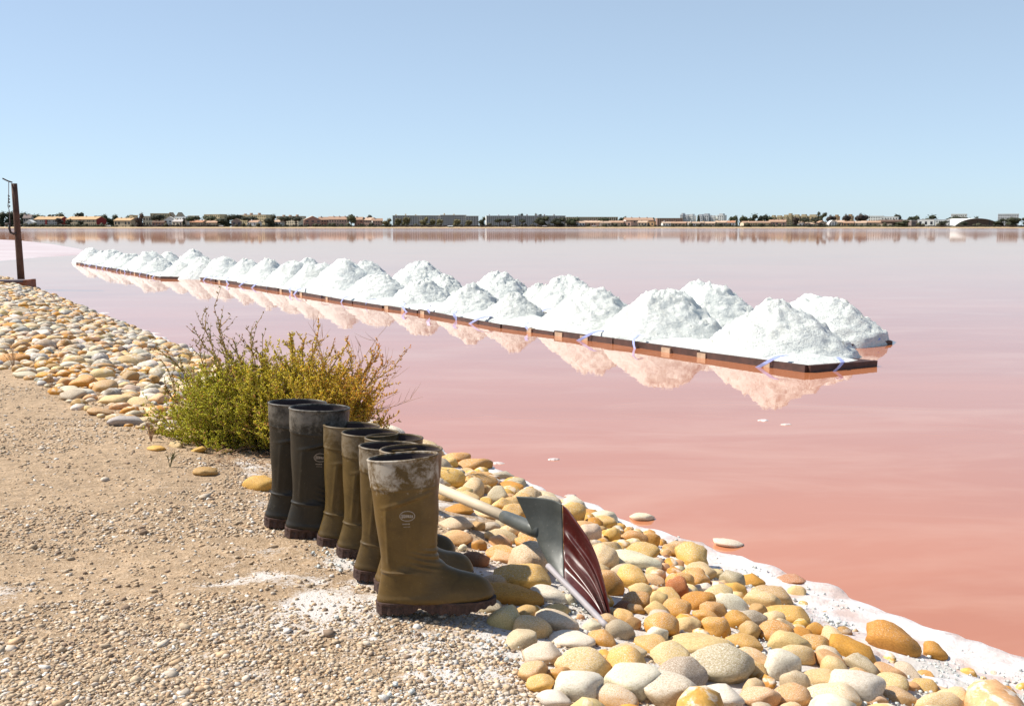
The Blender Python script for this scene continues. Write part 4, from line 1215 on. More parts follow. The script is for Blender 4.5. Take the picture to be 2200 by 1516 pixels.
# ------------------------------------------------------------------ SALT PLATFORMS AND HEAPS
edge_px = [(165, 567), (345, 599), (430, 600.5), (600, 626), (760, 653), (900, 673), (1080, 705), (1320, 739), (1500, 767), (1735, 800)]
EDGE = [at_z(x, y, WZ) for x, y in edge_px]
DIRR = (EDGE[0] - EDGE[-1]).normalized()
PERP = Vector((-DIRR.y, DIRR.x, 0))
if PERP.y < 0: PERP = -PERP
def edge_offset(off):
    return [p + PERP * off for p in EDGE]
def hit_line(px, line):
    """where the view's vertical plane through column px meets the polyline in plan"""
    k = (px - CX) / FPX
    best = None
    for a, b in zip(line[:-1], line[1:]):
        # points satisfy x = k*dep, dep ~ y*cos + 1.3*sin
        fa = a.x - k * (a.y * cos(PITCH) + 1.2 * sin(PITCH)); fb = b.x - k * (b.y * cos(PITCH) + 1.2 * sin(PITCH))
        if fa * fb <= 0 and fa != fb:
            return a + (b - a) * (fa / (fa - fb))
    # beyond an end: extend the nearest end
    a, b = line[-2], line[-1]
    fa = a.x - k * (a.y * cos(PITCH) + 1.2 * sin(PITCH)); fb = b.x - k * (b.y * cos(PITCH) + 1.2 * sin(PITCH))
    t = fa / (fa - fb)
    if t > 0: return a + (b - a) * t
    a, b = line[1], line[0]
    fa = a.x - k * (a.y * cos(PITCH) + 1.2 * sin(PITCH)); fb = b.x - k * (b.y * cos(PITCH) + 1.2 * sin(PITCH))
    return a + (b - a) * (fa / (fa - fb))

PLANK_ME, rp = {}, random.Random(3)
def platform(name, line, closing, label, width, with_straps=True):
    root = empty(name, (line[-1].x, line[-1].y, WZ))
    tag(root, label, 'platform', None)
    O = Vector((line[-1].x, line[-1].y, 0))
    # deck: one long board floor just above the brine
    n_ = len(line)
    vs = []
    for dz in (0.03, -0.06):
        for p in line: vs.append((p.x - O.x + PERP.x * .05, p.y - O.y + PERP.y * .05, dz))
        for p in line: vs.append((p.x - O.x + PERP.x * width, p.y - O.y + PERP.y * width, dz))
    fs = []
    for i in range(n_ - 1):
        fs.append((i + 1, i, n_ + i, n_ + i + 1))
        fs.append((2 * n_ + i, 2 * n_ + i + 1, i + 1, i))
        fs.append((n_ + i + 1, n_ + i, 3 * n_ + i, 3 * n_ + i + 1))
    fs += [(0, 2 * n_, 3 * n_, n_), (n_ - 1, 2 * n_ - 1, 4 * n_ - 1, 3 * n_ - 1)]
    link('deck', mesh('deck', vs, fs), root, M['dark_wood'])
    # spilt salt lying all along the deck between the heaps
    V2, nv = [], 9
    path = []
    for a, b in zip(line[:-1], line[1:]):
        k = max(2, int((b - a).length / 0.09))
        path += [a + (b - a) * (i / k) for i in range(k)]
    path.append(line[-1])
    for ip, p in enumerate(path):
        tap = min(1, ip / 4, (len(path) - 1 - ip) / 4)
        for j in range(nv):
            q = j / (nv - 1)
            off = 0.06 + (width - 0.10) * q + (0.03 * mn.noise(Vector((p.x * 4, p.y * 4, 3 + j))) if j in (0, nv - 1) else 0)
            w_ = p + PERP * off
            z = 0.028 + (0.0 if j in (0, nv - 1) else (0.085 * sin(pi * q) ** 0.8) * (0.75 + 0.7 * mn.noise(Vector((w_.x * 2.2, w_.y * 2.2, 1)))) + 0.03 * mn.noise(Vector((w_.x * 9, w_.y * 9, 4))))
            V2.append((w_.x - O.x, w_.y - O.y, 0.02 + (max(z, 0.02) - 0.02) * tap))
    F2 = [(i * nv + j, i * nv + j + 1, (i + 1) * nv + j + 1, (i + 1) * nv + j) for i in range(len(path) - 1) for j in range(nv - 1)]
    sb = link('spilt_salt', mesh('spilt_salt', V2, F2, True), root, M['salt']); sb['kind'] = 'stuff'
    bmx = bmesh.new(); bmx.from_mesh(sb.data); bmesh.ops.recalc_face_normals(bmx, faces=bmx.faces); bmx.to_mesh(sb.data); bmx.free()
    if sb.data.polygons[len(F2) // 2].normal.z < 0: sb.data.flip_normals()
    # edge planks, battens and straps along the front
    segs = list(zip(line[:-1], line[1:]))
    if closing is not None: segs.append((line[-1], closing))
    for a, b in segs:
        L = (b - a).length
        k = max(1, round(L / 1.25))
        d = (b - a) / L
        ang = atan2(d.y, d.x)
        for i in range(k):
            p, l_ = a + d * (L * i / k), L / k
            o = MB().box(0.012, l_ - 0.012, -0.02, 0.022, -0.05, 0.058).build('plank', M['dark_wood'], root)
            o.location = (p.x - O.x, p.y - O.y, rp.uniform(-.012, .008)); o.rotation_euler = (R(rp.uniform(-5, 5)), R(rp.uniform(-.7, .7)), ang + R(rp.uniform(-1, 1)))
            for q in (0.12, 0.62):
                if rp.random() < .42:
                    o2 = link('batten', PLANK_ME.setdefault('b', mesh('batten', *[MB().box(-.055, .055, -.032, .034, -.03, .05).v, MB().box(-.055, .055, -.032, .034, -.03, .05).f])), root, M['tan_wood'])
                    pp = p + d * (l_ * (q + rp.uniform(-.08, .08)))
                    o2.location = (pp.x - O.x, pp.y - O.y, 0); o2.rotation_euler = (0, 0, ang); o2.scale = (rp.uniform(.6, 1.3), 1, 1)
    if with_straps:
        for a, b in segs:
            L = (b - a).length; d = (b - a) / L
            nst = max(1, int(L / 0.8))
            for i in range(nst):
                p = a + d * (L * (i + rp.uniform(.2, .8)) / nst)
                kk = rp.randrange(5)
                if ('s', kk) not in PLANK_ME:
                    r5 = random.Random(kk + 50)
                    w_ = .026
                    dx = r5.uniform(.05, .16) * (1 if kk % 2 else -1)
                    path = [(-dx * .6, .10, .12), (-dx * .2, .02, .105 + r5.uniform(0, .05)), (0, -.035, .09), (dx * .5, -.05, .04), (dx, -.05, -.01)]
                    mb = MB()
                    for (q0, q1) in zip(path[:-1], path[1:]):
                        mb.add([(q0[0] - w_, q0[1], q0[2]), (q0[0] + w_, q0[1], q0[2]), (q1[0] + w_, q1[1], q1[2]), (q1[0] - w_, q1[1], q1[2]),
                                (q0[0] - w_, q0[1] + .003, q0[2] - .003), (q0[0] + w_, q0[1] + .003, q0[2] - .003), (q1[0] + w_, q1[1] + .003, q1[2] - .003), (q1[0] - w_, q1[1] + .003, q1[2] - .003)],
                               [(0, 1, 2, 3), (7, 6, 5, 4), (0, 4, 5, 1), (1, 5, 6, 2), (2, 6, 7, 3), (3, 7, 4, 0)])
                    me = mesh('strap', mb.v, mb.f); me.materials.append(M['strap'])
                    PLANK_ME[('s', kk)] = me
                o = link('strap', PLANK_ME[('s', kk)], root)
                o.location = (p.x - O.x, p.y - O.y, 0); o.rotation_euler = (0, 0, atan2(d.y, d.x) + R(rp.uniform(-25, 25)) + (pi if d.y > 0 and False else 0))
                if d.x < 0: o.rotation_euler[2] += pi
                o.scale = (rp.uniform(.8, 1.4), 1, rp.uniform(.75, 1.05))
    return root
# the polylines run from the far left tip to the near right end, so reverse the facing with a negative local y
closing_f = at_z(1885, 786.5, WZ)
platform('salt_platform', EDGE, closing_f, 'front brown plank platform with blue straps carrying the front row of salt heaps', 1.0)
BOFF = 1.42
backline = edge_offset(BOFF)
bend = at_z(1915, 738.5, WZ)
# back platform's front edge: ends where the photo shows its right corner
bl = [p for p in backline[:-1]]
q_end = bend - PERP * 1.18
bl = [p for p in bl if p.y > q_end.y + 1.0] + [q_end]
platform('salt_platform', bl, bend, 'rear brown plank platform showing its bare end at the right', 1.2)

def heap_mesh(seed, nr=22, na=56):
    r = random.Random(seed)
    off = Vector((r.uniform(-90, 90), r.uniform(-90, 90), 0))
    flat = r.uniform(0.06, 0.17)
    ridge = r.uniform(0, pi); rl = r.uniform(0.03, 0.24)
    V_, F_ = [], []
    for i in range(nr + 1):
        q = i / nr
        for k in range(na):
            a = 2 * pi * k / na
            rad = q * (1.0 + 0.10 * mn.noise(Vector((cos(a) * 1.3, sin(a) * 1.3, 0)) + off) + 0.05 * mn.noise(Vector((cos(a) * 4, sin(a) * 4, 3)) + off))
            x, y = rad * cos(a), rad * sin(a)
            # distance to a short ridge line
            u = x * cos(ridge) + y * sin(ridge); w = -x * sin(ridge) + y * cos(ridge)
            u = math.copysign(max(0, abs(u) - rl * (1 - q * .6)), u)
            dd = sqrt(u * u + w * w)
            dd = max(dd, 0) / (1 - 0.0)
            h = 1 - dd ** 1.10
            top = 1 - flat
            if h > top: h = top + (h - top) * 0.6
            h = max(h, 0.0) * (1 / (1 - flat * 0.4))
            env = min(1, (1 - q) * 7)
            p = Vector((x, y, h)) * 1.0
            h += env * (0.085 * mn.noise(p * 3.2 + off) + 0.060 * mn.noise(p * 8 + off) + 0.050 * mn.noise(p * 19 + off)
                        + 0.13 * max(0, mn.noise(p * 12 + off * 2) - 0.15))
            sc = 1 + env * 0.05 * mn.noise(p * 5 + off)
            V_.append((x * sc, y * sc, h if i < nr else -0.05))
    for i in range(nr):
        for k in range(na):
            k2 = (k + 1) % na
            F_.append((i * na + k, (i + 1) * na + k, (i + 1) * na + k2, i * na + k2))
    zm = max(p[2] for p in V_)
    me = mesh('salt_heap', [(p[0], p[1], p[2] / zm) for p in V_], F_, True)
    me.materials.append(M['salt'])
    return me

heaps = [  # peak px, peak py, row (0 front, 1 back), radius factor, label
    (196, 531, 0, 1, 'first small salt heap at the far left tip of the row'),
    (219, 537, 0, 1, 'second salt heap counted from the far left tip'),
    (240, 535, 0, 1, 'third salt heap counted from the far left tip'),
    (261, 540, 0, 1, 'fourth salt heap counted from the far left tip'),
    (279, 543, 0, 1, 'fifth salt heap counted from the far left tip, a low one'),
    (302, 547, 0, 1, 'sixth salt heap counted from the far left tip, a low one'),
    (323, 538, 0, 1, 'seventh salt heap counted from the far left tip, taller than its neighbours'),
    (344, 552, 0, 1, 'eighth salt heap counted from the far left tip, low and blunt'),
    (363, 540, 1, 1, 'salt heap just left of the pointed low heap where the platform bends'),
    (388, 561, 0, 1.15, 'low broad salt heap at the bend of the platform'),
    (417, 534, 1, 1, 'tall salt heap behind the bend of the platform'),
    (437, 551, 0, 1, 'salt heap right of the tall one behind the bend'),
    (479, 549, 0, 1.05, 'rounded salt heap standing apart left of the pointed pair'),
    (532, 554, 0, 1, 'pointed salt heap, left of the evenly spaced pair'),
    (577, 552, 0, 1, 'pointed salt heap, right of the evenly spaced pair'),
    (630, 558, 0, 1, 'sharp conical salt heap left of the dark streaked heap'),
    (664, 552, 1, 1, 'flat topped salt heap behind the dark streaked heap'),
    (683, 563, 0, 1, 'salt heap with a dark vertical streak down its side'),
    (738, 554, 0, 1.05, 'tall round topped salt heap right of the streaked heap'),
    (790, 557, 1, 1, 'blunt salt heap behind the wide low spreading heap'),
    (812, 587, 0, 1.2, 'wide salt heap with a long slide down its right foot'),
    (860, 585, 1, 0.9, 'low salt heap in the back row under the tall blunt one'),
    (903, 559, 1, 1.05, 'tall two humped salt heap in the middle of the back row'),
    (908, 597, 0, 1.1, 'salt heap in front of the tall two humped heap'),
    (957, 586, 1, 0.9, 'sloping salt heap right of the tall two humped heap'),
    (1014, 606, 0, 1.1, 'pointed front salt heap left of the dome shaped front heap'),
    (1070, 580, 1, 1.05, 'broad craggy salt heap in the back row near the middle'),
    (1104, 626, 0, 1.1, 'dome shaped front salt heap with a straight edge plank before it'),
    (1160, 606, 1, 0.95, 'low salt heap between two craggy back row heaps'),
    (1217, 588, 1, 1.0, 'high flat topped salt heap peeping over the wide front heap'),
    (1272, 611, 0, 1.10, 'wide front salt heap with two blunt tops and shaded right face'),
    (1425, 618, 0, 1.08, 'large front salt heap third from the right end, flat crest'),
    (1515, 600, 1, 1.15, 'highest salt heap, behind the two large front ones'),
    (1668, 638, 0, 1.18, 'largest front salt heap at the right end of the platform'),
    (1758, 631, 1, 1.3, 'last back row salt heap at the right beside the bare plank end'),
]
f_line, b_line = edge_offset(0.50), [p + PERP * (BOFF + 0.50) for p in EDGE]
for i, (px, py, row, rf, lab) in enumerate(heaps):
    p = hit_line(px, b_line if row else f_line)
    for _ in range(3):
        top = at_y(px, py, p.y)
        h = top.z - WZ - 0.02
        off_ = min(max(0.46, h * 1.22) * rf * 0.99 + 0.03, 0.93) + (BOFF if row else 0)
        p = hit_line(px, edge_offset(off_))
    me = heap_mesh(50 + i, 30 if px > 800 else 18, 72 if px > 800 else 40)
    o = link('salt_heap', me)
    o.location = (p.x, p.y, WZ + 0.02)
    rad = max(0.46, h * 1.22) * rf
    o.rotation_euler = (0, 0, atan2(DIRR.y, DIRR.x))
    o.scale = (rad * 1.02, rad, h)
    tag(o, lab, 'salt heap', 'salt heaps on the platforms in the lagoon')
    print('heap', px, 'd=%.1f' % p.y, 'h=%.2f r=%.2f' % (h, rad))

# floating flakes of salt
mb = MB(); r9 = random.Random(9)
for (px, py, w, h) in ((1640, 903, 34, 5), (1690, 912, 34, 5), (1070, 995, 40, 7), (1190, 987, 36, 6), (1952, 1338, 18, 9), (1225, 1065, 36, 6), (1262, 1085, 30, 5), (225, 672, 26, 8), (380, 748, 40, 6), (60, 628, 40, 4), (330, 716, 40, 5), (1510, 1205, 40, 6)):
    p = at_z(px, py, WZ); d = project(p)[2]
    a = w / 2 / FPX * d; b = a * .55
    ring = [(p.x + a * cos(t) * r9.uniform(.6, 1.1), p.y + b * sin(t) * r9.uniform(.6, 1.1), WZ - .004) for t in [k * pi / 6 for k in range(12)]]
    mb.add(ring + [(p.x + (q[0] - p.x) * .6, p.y + (q[1] - p.y) * .6, WZ + .006) for q in ring], [(k, (k + 1) % 12, 12 + (k + 1) % 12, 12 + k) for k in range(12)] + [tuple(range(12, 24))])
fo = mb.build('floating_salt', M['crust']); tag(fo, 'thin white salt scum floating near the bank', kind='stuff')

# loose clods and grains of salt on the track edge, the gaps and the crust
Pg = []
while len(Pg) < 5200:
    t0 = 0.7 + 2.4 * rng.random() ** 1.3
    s0 = rng.uniform(0.75, 2.74)
    x, y = NT.x * t0 + NS.x * s0, NT.y * t0 + NS.y * s0
    k = mn.noise(Vector((x * 3.2, y * 3.2, 9))) + (0.25 if s0 > 2.2 else 0.0) - (0.15 if s0 < 1.0 else 0)
    if k < rng.uniform(-.05, .45): continue
    Pg.append((x, y))
Pg = np.array(Pg); Ng = len(Pg)
sz_ = 0.0018 + 0.0062 * rng.random(Ng) ** 4
Bg = IV[None] * (1 + rng.uniform(-.35, .35, (Ng, len(IV), 1))) * sz_[:, None, None]
zg = np.array([max(gz(x, y) + 0.008, (WZ + 0.014) if NS.x * x + NS.y * y > 2.3 else -9) for x, y in Pg])
Bg[:, :, 0] += Pg[:, 0:1]; Bg[:, :, 1] += Pg[:, 1:2]; Bg[:, :, 2] = Bg[:, :, 2] * .8 + zg[:, None]
Fg = (IF[None] + (np.arange(Ng) * len(IV))[:, None, None]).reshape(-1, 3)
sg_ = link('salt_grains', np_mesh('salt_grains', Bg.reshape(-1, 3), Fg), None, M['salt'])
tag(sg_, 'loose white salt grains and clods between track and water', kind='stuff')

# ------------------------------------------------------------------ POST AND BEAM on the left
bz = -0.14
pb = at_z(46, 606, bz)
pt = at_y(30, 389, pb.y)
root = empty('mooring_post', pb)
tag(root, 'leaning dark wooden post with rope and hook at the left edge', 'post')
L = pt - pb
pos = [Vector((0, 0, -.05)) + L * k for k in (0, .3, .65, 1.0)]
MB().tube(pos, [.072, .068, .062, .058], 14).build('post', M['post_wood'], root, True)
MB().tube([L + Vector((-.02, -.03, -.03)), L + Vector((-.10, -.06, .0)), L + Vector((-.20, -.06, .05))], .014, 8).build('rod', M['iron'], root)
r0 = L + Vector((-.07, -.075, -.01))
hook_p = at_y(22, 488, pb.y - .08) - pb
rope = [r0, r0 + Vector((-.02, 0, -.3)), r0 + Vector((-.05, 0, -.5)), Vector((hook_p.x + .0, hook_p.y, hook_p.z + .35)), hook_p]
MB().tube(rope, .007, 6).build('rope', M['grey_wood'], root)
mb = MB()
for k, z_ in enumerate((.30, .36, .42, .5)):
    c_ = r0 + Vector((-.02, 0, -z_ - .0)); mb.tube([c_ + Vector((-.012, 0, .02)), c_ + Vector((.014, 0, 0)), c_ + Vector((-.01, 0, -.02))], .012, 6)
mb.build('knot', M['iron'], root)
hk = [hook_p + Vector((-.10, 0, .06)), hook_p + Vector((.0, 0, .07)), hook_p + Vector((-.02, 0, -.02)), hook_p + Vector((.0, 0, -.11)), hook_p + Vector((.06, 0, -.14)), hook_p + Vector((.11, .02, -.12))]
MB().tube(hk, .024, 8).build('hook', M['iron'], root, True)

b0, b1 = at_z(-130, 612, bz - .02), at_z(58, 611, bz - .02)
d = (b1 - b0); ang = atan2(d.y, d.x)
root = empty('timber_beam', b1, ang)
tag(root, 'heavy red brown timber beam on the stones under the post', 'beam')
Lb = d.length
MB().box(-Lb, 0, 0, .42, -.09, .04).build('beam', M['red_wood'], root)
MB().box(-Lb, -.09, .03, .40, .043, .085).build('top_board', M['grey_wood'], root)
MB().box(-.06, .012, -.03, .46, -.10, .09).build('end_block', M['red_wood'], root)

# ------------------------------------------------------------------ BOOTS
RINGS = [  # back (x,z), front (x,z), half width, exponent front, exponent back
    (-.018, .390, .158, .398, .063, 2.0, 2.0), (-.016, .355, .158, .362, .064, 2.0, 2.0), (-.012, .318, .157, .325, .064, 2.05, 2.0),
    (-.006, .250, .155, .255, .061, 2.1, 2.0), (.002, .185, .150, .195, .055, 2.1, 2.0), (.006, .140, .149, .156, .049, 2.1, 2.0),
    (.006, .112, .156, .130, .046, 2.1, 2.1), (.002, .085, .176, .112, .0450, 2.1, 2.2), (-.004, .055, .202, .100, .0445, 2.1, 2.5),
    (-.004, .030, .225, .094, .0450, 2.1, 3.0), (.030, .022, .245, .089, .0460, 2.1, 3.6), (.090, .022, .262, .082, .0475, 2.1, 4.0),
    (.160, .022, .276, .071, .0470, 2.1, 4.0), (.220, .024, .286, .056, .0420, 2.1, 4.0), (.262, .028, .290, .044, .0270, 2.0, 3.0)]
def cr(vals, t):
    n = len(vals) - 1
    i = min(int(t), n - 1); f = t - i
    p0, p1, p2, p3 = vals[max(i - 1, 0)], vals[i], vals[i + 1], vals[min(i + 2, n)]
    return 0.5 * ((2 * p1) + (-p0 + p2) * f + (2 * p0 - 5 * p1 + 4 * p2 - p3) * f * f + (-p0 + 3 * p1 - 3 * p2 + p3) * f ** 3)
COLS = list(zip(*RINGS))
def ring_at(t):
    return [cr(c, t) for c in COLS]
def boot_pt(t, th, off=0.0, side=1):
    bx, bz_, fx, fz, w, nf, nb = ring_at(t)
    c, s = cos(th), sin(th)
    n = nf if c > 0 else nb
    u = math.copysign(abs(c) ** (2 / n), c); v = math.copysign(abs(s) ** (2 / n), s)
    cx_, cz_, ux, uz = (bx + fx) / 2, (bz_ + fz) / 2, (fx - bx) / 2, (fz - bz_) / 2
    ln = sqrt(ux * ux + uz * uz)
    k = 1 + off / ln
    x, z, y = cx_ + ux * u * k, cz_ + uz * u * k, (w + off) * v
    foot = smooth(7, 11, t)
    y += side * foot * 0.010 * max(0, (x - .06) / .23)
    return Vector((x, y, z))
def relief(t, th, p):
    d = 0.0
    # cuff: a welt, slightly fuller above it
    d += 0.0012 * smooth(.322, .328, p.z) if t < 4 else 0
    d += 0.0022 * math.exp(-((p.z - .322 - .0 * p.x) / .0035) ** 2) if t < 4 else 0
    if t < .25: d += 0.0020 * (1 - t / .25)
    # heel ridge round the back
    if cos(th) < 0.2:
        d += 0.0030 * math.exp(-((p.z - .108) / .0035) ** 2) * smooth(.2, -.2, cos(th)) if t < 9 else 0
    # sunk side panel
    if t < 8:
        topz = .272 + .30 * (p.x - .03)
        inside = smooth(.032, .036, p.x) * smooth(.146, .139, p.x) * smooth(topz + .003, topz - .003, p.z) * smooth(.10, .13, p.z)
        w_r = ring_at(t)[4]
        d -= inside * (max(0.0, abs(p.y) - 0.87 * w_r) + 0.0016)
        d += 0.0028 * math.exp(-((p.x - .0285) / .0045) ** 2) * smooth(topz + .01, topz - .01, p.z) * smooth(.11, .15, p.z)
        d += 0.0022 * math.exp(-((p.z - topz - .006) / .004) ** 2) * smooth(.0, .03, p.x) * smooth(.15, .12, p.x)
    # creases over the instep and a little sag in the shaft
    d += 0.0016 * sin(p.z * 420 + 3 * p.x * 40) * smooth(.10, .12, p.z) * smooth(.185, .15, p.z) * smooth(.05, .13, p.x)
    d += 0.0022 * mn.noise(Vector((p.x * 14, p.y * 14, p.z * 11)))
    # foxing band above the sole
    if t > 5 and p.z < .05: d += 0.0018 * smooth(.05, .040, p.z)
    return d
def shaft_mesh(side, NRG=225, NTH=100):
    V_, F_ = [], []
    nmax = len(RINGS) - 1
    for i in range(NRG + 1):
        t = 8 * i / 175 if i <= 175 else 8 + (nmax - 8) * (i - 175) / (NRG - 175)
        for k in range(NTH):
            th = 2 * pi * k / NTH
            p = boot_pt(t, th, 0, side)
            V_.append(boot_pt(t, th, relief(t, th, p), side))
    for i in range(NRG):
        for k in range(NTH):
            k2 = (k + 1) % NTH
            F_.append((i * NTH + k, (i + 1) * NTH + k, (i + 1) * NTH + k2, i * NTH + k2))
    F_.append(tuple(NRG * NTH + k for k in reversed(range(NTH))))
    # rolled rim: up and over to the inside
    b = len(V_)
    for off, dz in ((0.0006, .0025), (-.0022, .0025), (-.0034, 0), (-.0034, -.012)):
        for k in range(NTH):
            p = boot_pt(0.0, 2 * pi * k / NTH, off, side); V_.append(p + Vector((0, 0, dz)))
    prev = [k for k in range(NTH)]
    for q in range(4):
        cur = [b + q * NTH + k for k in range(NTH)]
        for k in range(NTH):
            k2 = (k + 1) % NTH
            F_.append((prev[k], prev[k2], cur[k2], cur[k]))
        prev = cur
    me = mesh('shaft', V_, F_, True)
    bm = bmesh.new(); bm.from_mesh(me); bmesh.ops.recalc_face_normals(bm, faces=bm.faces); bm.to_mesh(me); bm.free()
    return me
def lining_mesh(side, NTH=40):
    V_, F_ = [], []
    tsx = [0.12, 0.5, 1, 1.6, 2.3, 3, 3.8, 4.6, 5.2]
    for t in tsx:
        for k in range(NTH): V_.append(boot_pt(t, 2 * pi * k / NTH, -.0045 if t < .6 else -.0125, side))
    for i in range(len(tsx) - 1):
        for k in range(NTH):
            k2 = (k + 1) % NTH
            F_.append((i * NTH + k, i * NTH + k2, (i + 1) * NTH + k2, (i + 1) * NTH + k))
    F_.append(tuple((len(tsx) - 1) * NTH + k for k in range(NTH)))
    return mesh('lining', V_, F_, True)
SOLE_W = [(-.010, .012), (-.004, .026), (.010, .036), (.035, .041), (.07, .0405), (.10, .038), (.13, .040), (.17, .046), (.21, .0505), (.24, .0485), (.265, .039), (.283, .024), (.294, .008)]
def sole_mesh(side):
    n = 56
    V_, F_ = [], []
    x0, x1 = SOLE_W[0][0], SOLE_W[-1][0]
    for i in range(n + 1):
        x = x0 + (x1 - x0) * i / n
        for (a, b) in zip(SOLE_W[:-1], SOLE_W[1:]):
            if a[0] <= x <= b[0] + 1e-9:
                f = (x - a[0]) / (b[0] - a[0]); hw = a[1] + (b[1] - a[1]) * (f * f * (3 - 2 * f))
        zb = 0.012 * smooth(.083, .092, x) * smooth(.125, .112, x) + 0.014 * smooth(.20, .294, x)
        lug = (0.0016 if (i // 2) % 2 else -0.0016)
        if (i // 2) % 2 == 0: zb += 0.004
        sh = side * 0.010 * max(0, (x - .06) / .23)
        zt = .032
        for (yy, z) in ((-hw * .96, zb), (-hw - lug, zb + .004), (-hw - lug, .024), (-hw - .0022, .0265), (-hw - .0022, zt), (-hw * .8, zt + .001),
                        (hw * .8, zt + .001), (hw + .0022, zt), (hw + .0022, .0265), (hw + lug, .024), (hw + lug, zb + .004), (hw * .96, zb)):
            V_.append((x, yy + sh, max(z, zb)))
    m = 12
    for i in range(n):
        for k in range(m):
            k2 = (k + 1) % m
            F_.append((i * m + k, i * m + k2, (i + 1) * m + k2, (i + 1) * m + k))
    F_.append(tuple(range(m))); F_.append(tuple(n * m + k for k in reversed(range(m))))
    me = mesh('sole', V_, F_)
    bm = bmesh.new(); bm.from_mesh(me); bmesh.ops.recalc_face_normals(bm, faces=bm.faces); bm.to_mesh(me); bm.free()
    return me
def side_y(x, z, off):
    """outer surface on the -y side at height z, distance x from the heel"""
    lo, hi = 0.0, 6.0
    for _ in range(40):
        t = (lo + hi) / 2
        bx, bz_, fx, fz = ring_at(t)[:4]
        zz = bz_ + (fz - bz_) * (x - bx) / (fx - bx)
        if zz > z: lo = t
        else: hi = t
    bx, bz_, fx, fz, w, nf, nb = ring_at(t)
    u = max(-1, min(1, (x - (bx + fx) / 2) / ((fx - bx) / 2)))
    n = nf if u > 0 else nb
    return -(0.87 * w - 0.0016 + off)
def emblem_mesh():
    mb = MB()
    cx_, cz_, a, b = .080, .255, .0195, .0135
    def strip(f0, f1, n):
        vs = []
        for i in range(n + 1):
            for f in (f0, f1):
                x, z = f(i / n); vs.append((x, side_y(x, z, .0006), z))
        mb.add(vs, [(2 * i, 2 * i + 2, 2 * i + 3, 2 * i + 1) for i in range(n)])
    strip(lambda t: (cx_ + a * cos(2 * pi * t), cz_ + b * sin(2 * pi * t)), lambda t: (cx_ + (a - .0022) * cos(2 * pi * t), cz_ + (b - .0022) * sin(2 * pi * t)), 36)
    # the worn word in the oval and the two small lines under it: too worn to read, a row of strokes
    for k in range(6):
        x0 = cx_ - .0145 + k * .0049
        strip(lambda t: (x0 + .004 * t, cz_ + .0050 - .0006 * k), lambda t: (x0 + .004 * t, cz_ - .0040 - .0004 * abs(k - 2.5)), 2)
    for k in range(4):
        x0 = cx_ - .013 + k * .0048
        strip(lambda t: (x0 + .0038 * t, cz_ - .0185), lambda t: (x0 + .0038 * t, cz_ - .0215), 2)
    for k in range(5):
        x0 = cx_ - .010 + k * .0034
        strip(lambda t: (x0 + .0024 * t, cz_ - .0265), lambda t: (x0 + .0024 * t, cz_ - .0282), 2)
    return mesh('emblem', mb.v, mb.f)

def m_rubber():
    t = NT_('boot_rubber')
    vec, oi = t.offset_coords()
    co = t.coords()
    sp = t.n('ShaderNodeSeparateXYZ'); t.l(co, sp.inputs[0])
    n1 = t.noise(22, 6, 0.65, vec, 0.5)
    n2 = t.noise(90, 5, 0.7, vec)
    n3 = t.noise(340, 3, 0.6, vec)
    c = t.mix(1.0, oi.outputs['Color'], t.ramp(n1.outputs[0], [(0.3, 0.75), (0.7, 1.3)]), 'MULTIPLY')
    # dried brine: thick on the cuff, thin film and specks elsewhere
    cuff = t.n('ShaderNodeMapRange'); t.l(sp.outputs['Z'], cuff.inputs[0])
    cuff.inputs[1].default_value = .300; cuff.inputs[2].default_value = .345; cuff.inputs[3].default_value = -.20; cuff.inputs[4].default_value = .10
    back = t.n('ShaderNodeMapRange'); t.l(sp.outputs['X'], back.inputs[0])
    back.inputs[1].default_value = -.02; back.inputs[2].default_value = .07; back.inputs[3].default_value = .07; back.inputs[4].default_value = -.02
    f = t.math('ADD', t.math('ADD', n1.outputs[0], cuff.outputs[0]), t.math('ADD', back.outputs[0], t.math('MULTIPLY', t.math('SUBTRACT', n2.outputs[0], .5), .5)))
    salt = t.math('MULTIPLY', t.ramp(f, [(0.50, 0.0), (0.74, 1.0)]), oi.outputs['Alpha'])
    c = t.mix(salt, c, (0.46, 0.41, 0.34))
    dust = t.ramp(n3.outputs[0], [(0.68, 0.0), (0.76, 0.5)])
    c = t.mix(dust, c, (0.45, 0.40, 0.32))
    t.set(**{'Base Color': c, 'Roughness': t.ramp(salt, [(0.0, 0.42), (1.0, 0.85)]), 'Specular IOR Level': 0.32})
    t.set(Normal=t.bump(n2.outputs[0], 0.12, 0.003))
    return t.m
M['rubber'] = m_rubber()
M['lining'] = plain('boot_lining', (0.050, 0.032, 0.030), 0.9, 0.2, 40, 0.1)
M['sole'] = plain('boot_sole', (0.055, 0.026, 0.018), 0.75, 0.5, 60, 0.5)
M['emblem'] = plain('worn_white_print', (0.27, 0.22, 0.17), 0.6, 0.45, 300, 0)
SH, LI, SO, EM = {}, {}, {}, emblem_mesh()
for sd in (-1, 1):
    SH[sd] = shaft_mesh(sd); SH[sd].materials.append(M['rubber'])
    LI[sd] = lining_mesh(sd); LI[sd].materials.append(M['lining'])
    SO[sd] = sole_mesh(sd); SO[sd].materials.append(M['sole'])
EM.materials.append(M['emblem'])
DARK, OLV, OLV2, BRN = (0.019, 0.015, 0.009), (0.082, 0.050, 0.012), (0.076, 0.045, 0.011), (0.108, 0.062, 0.015)
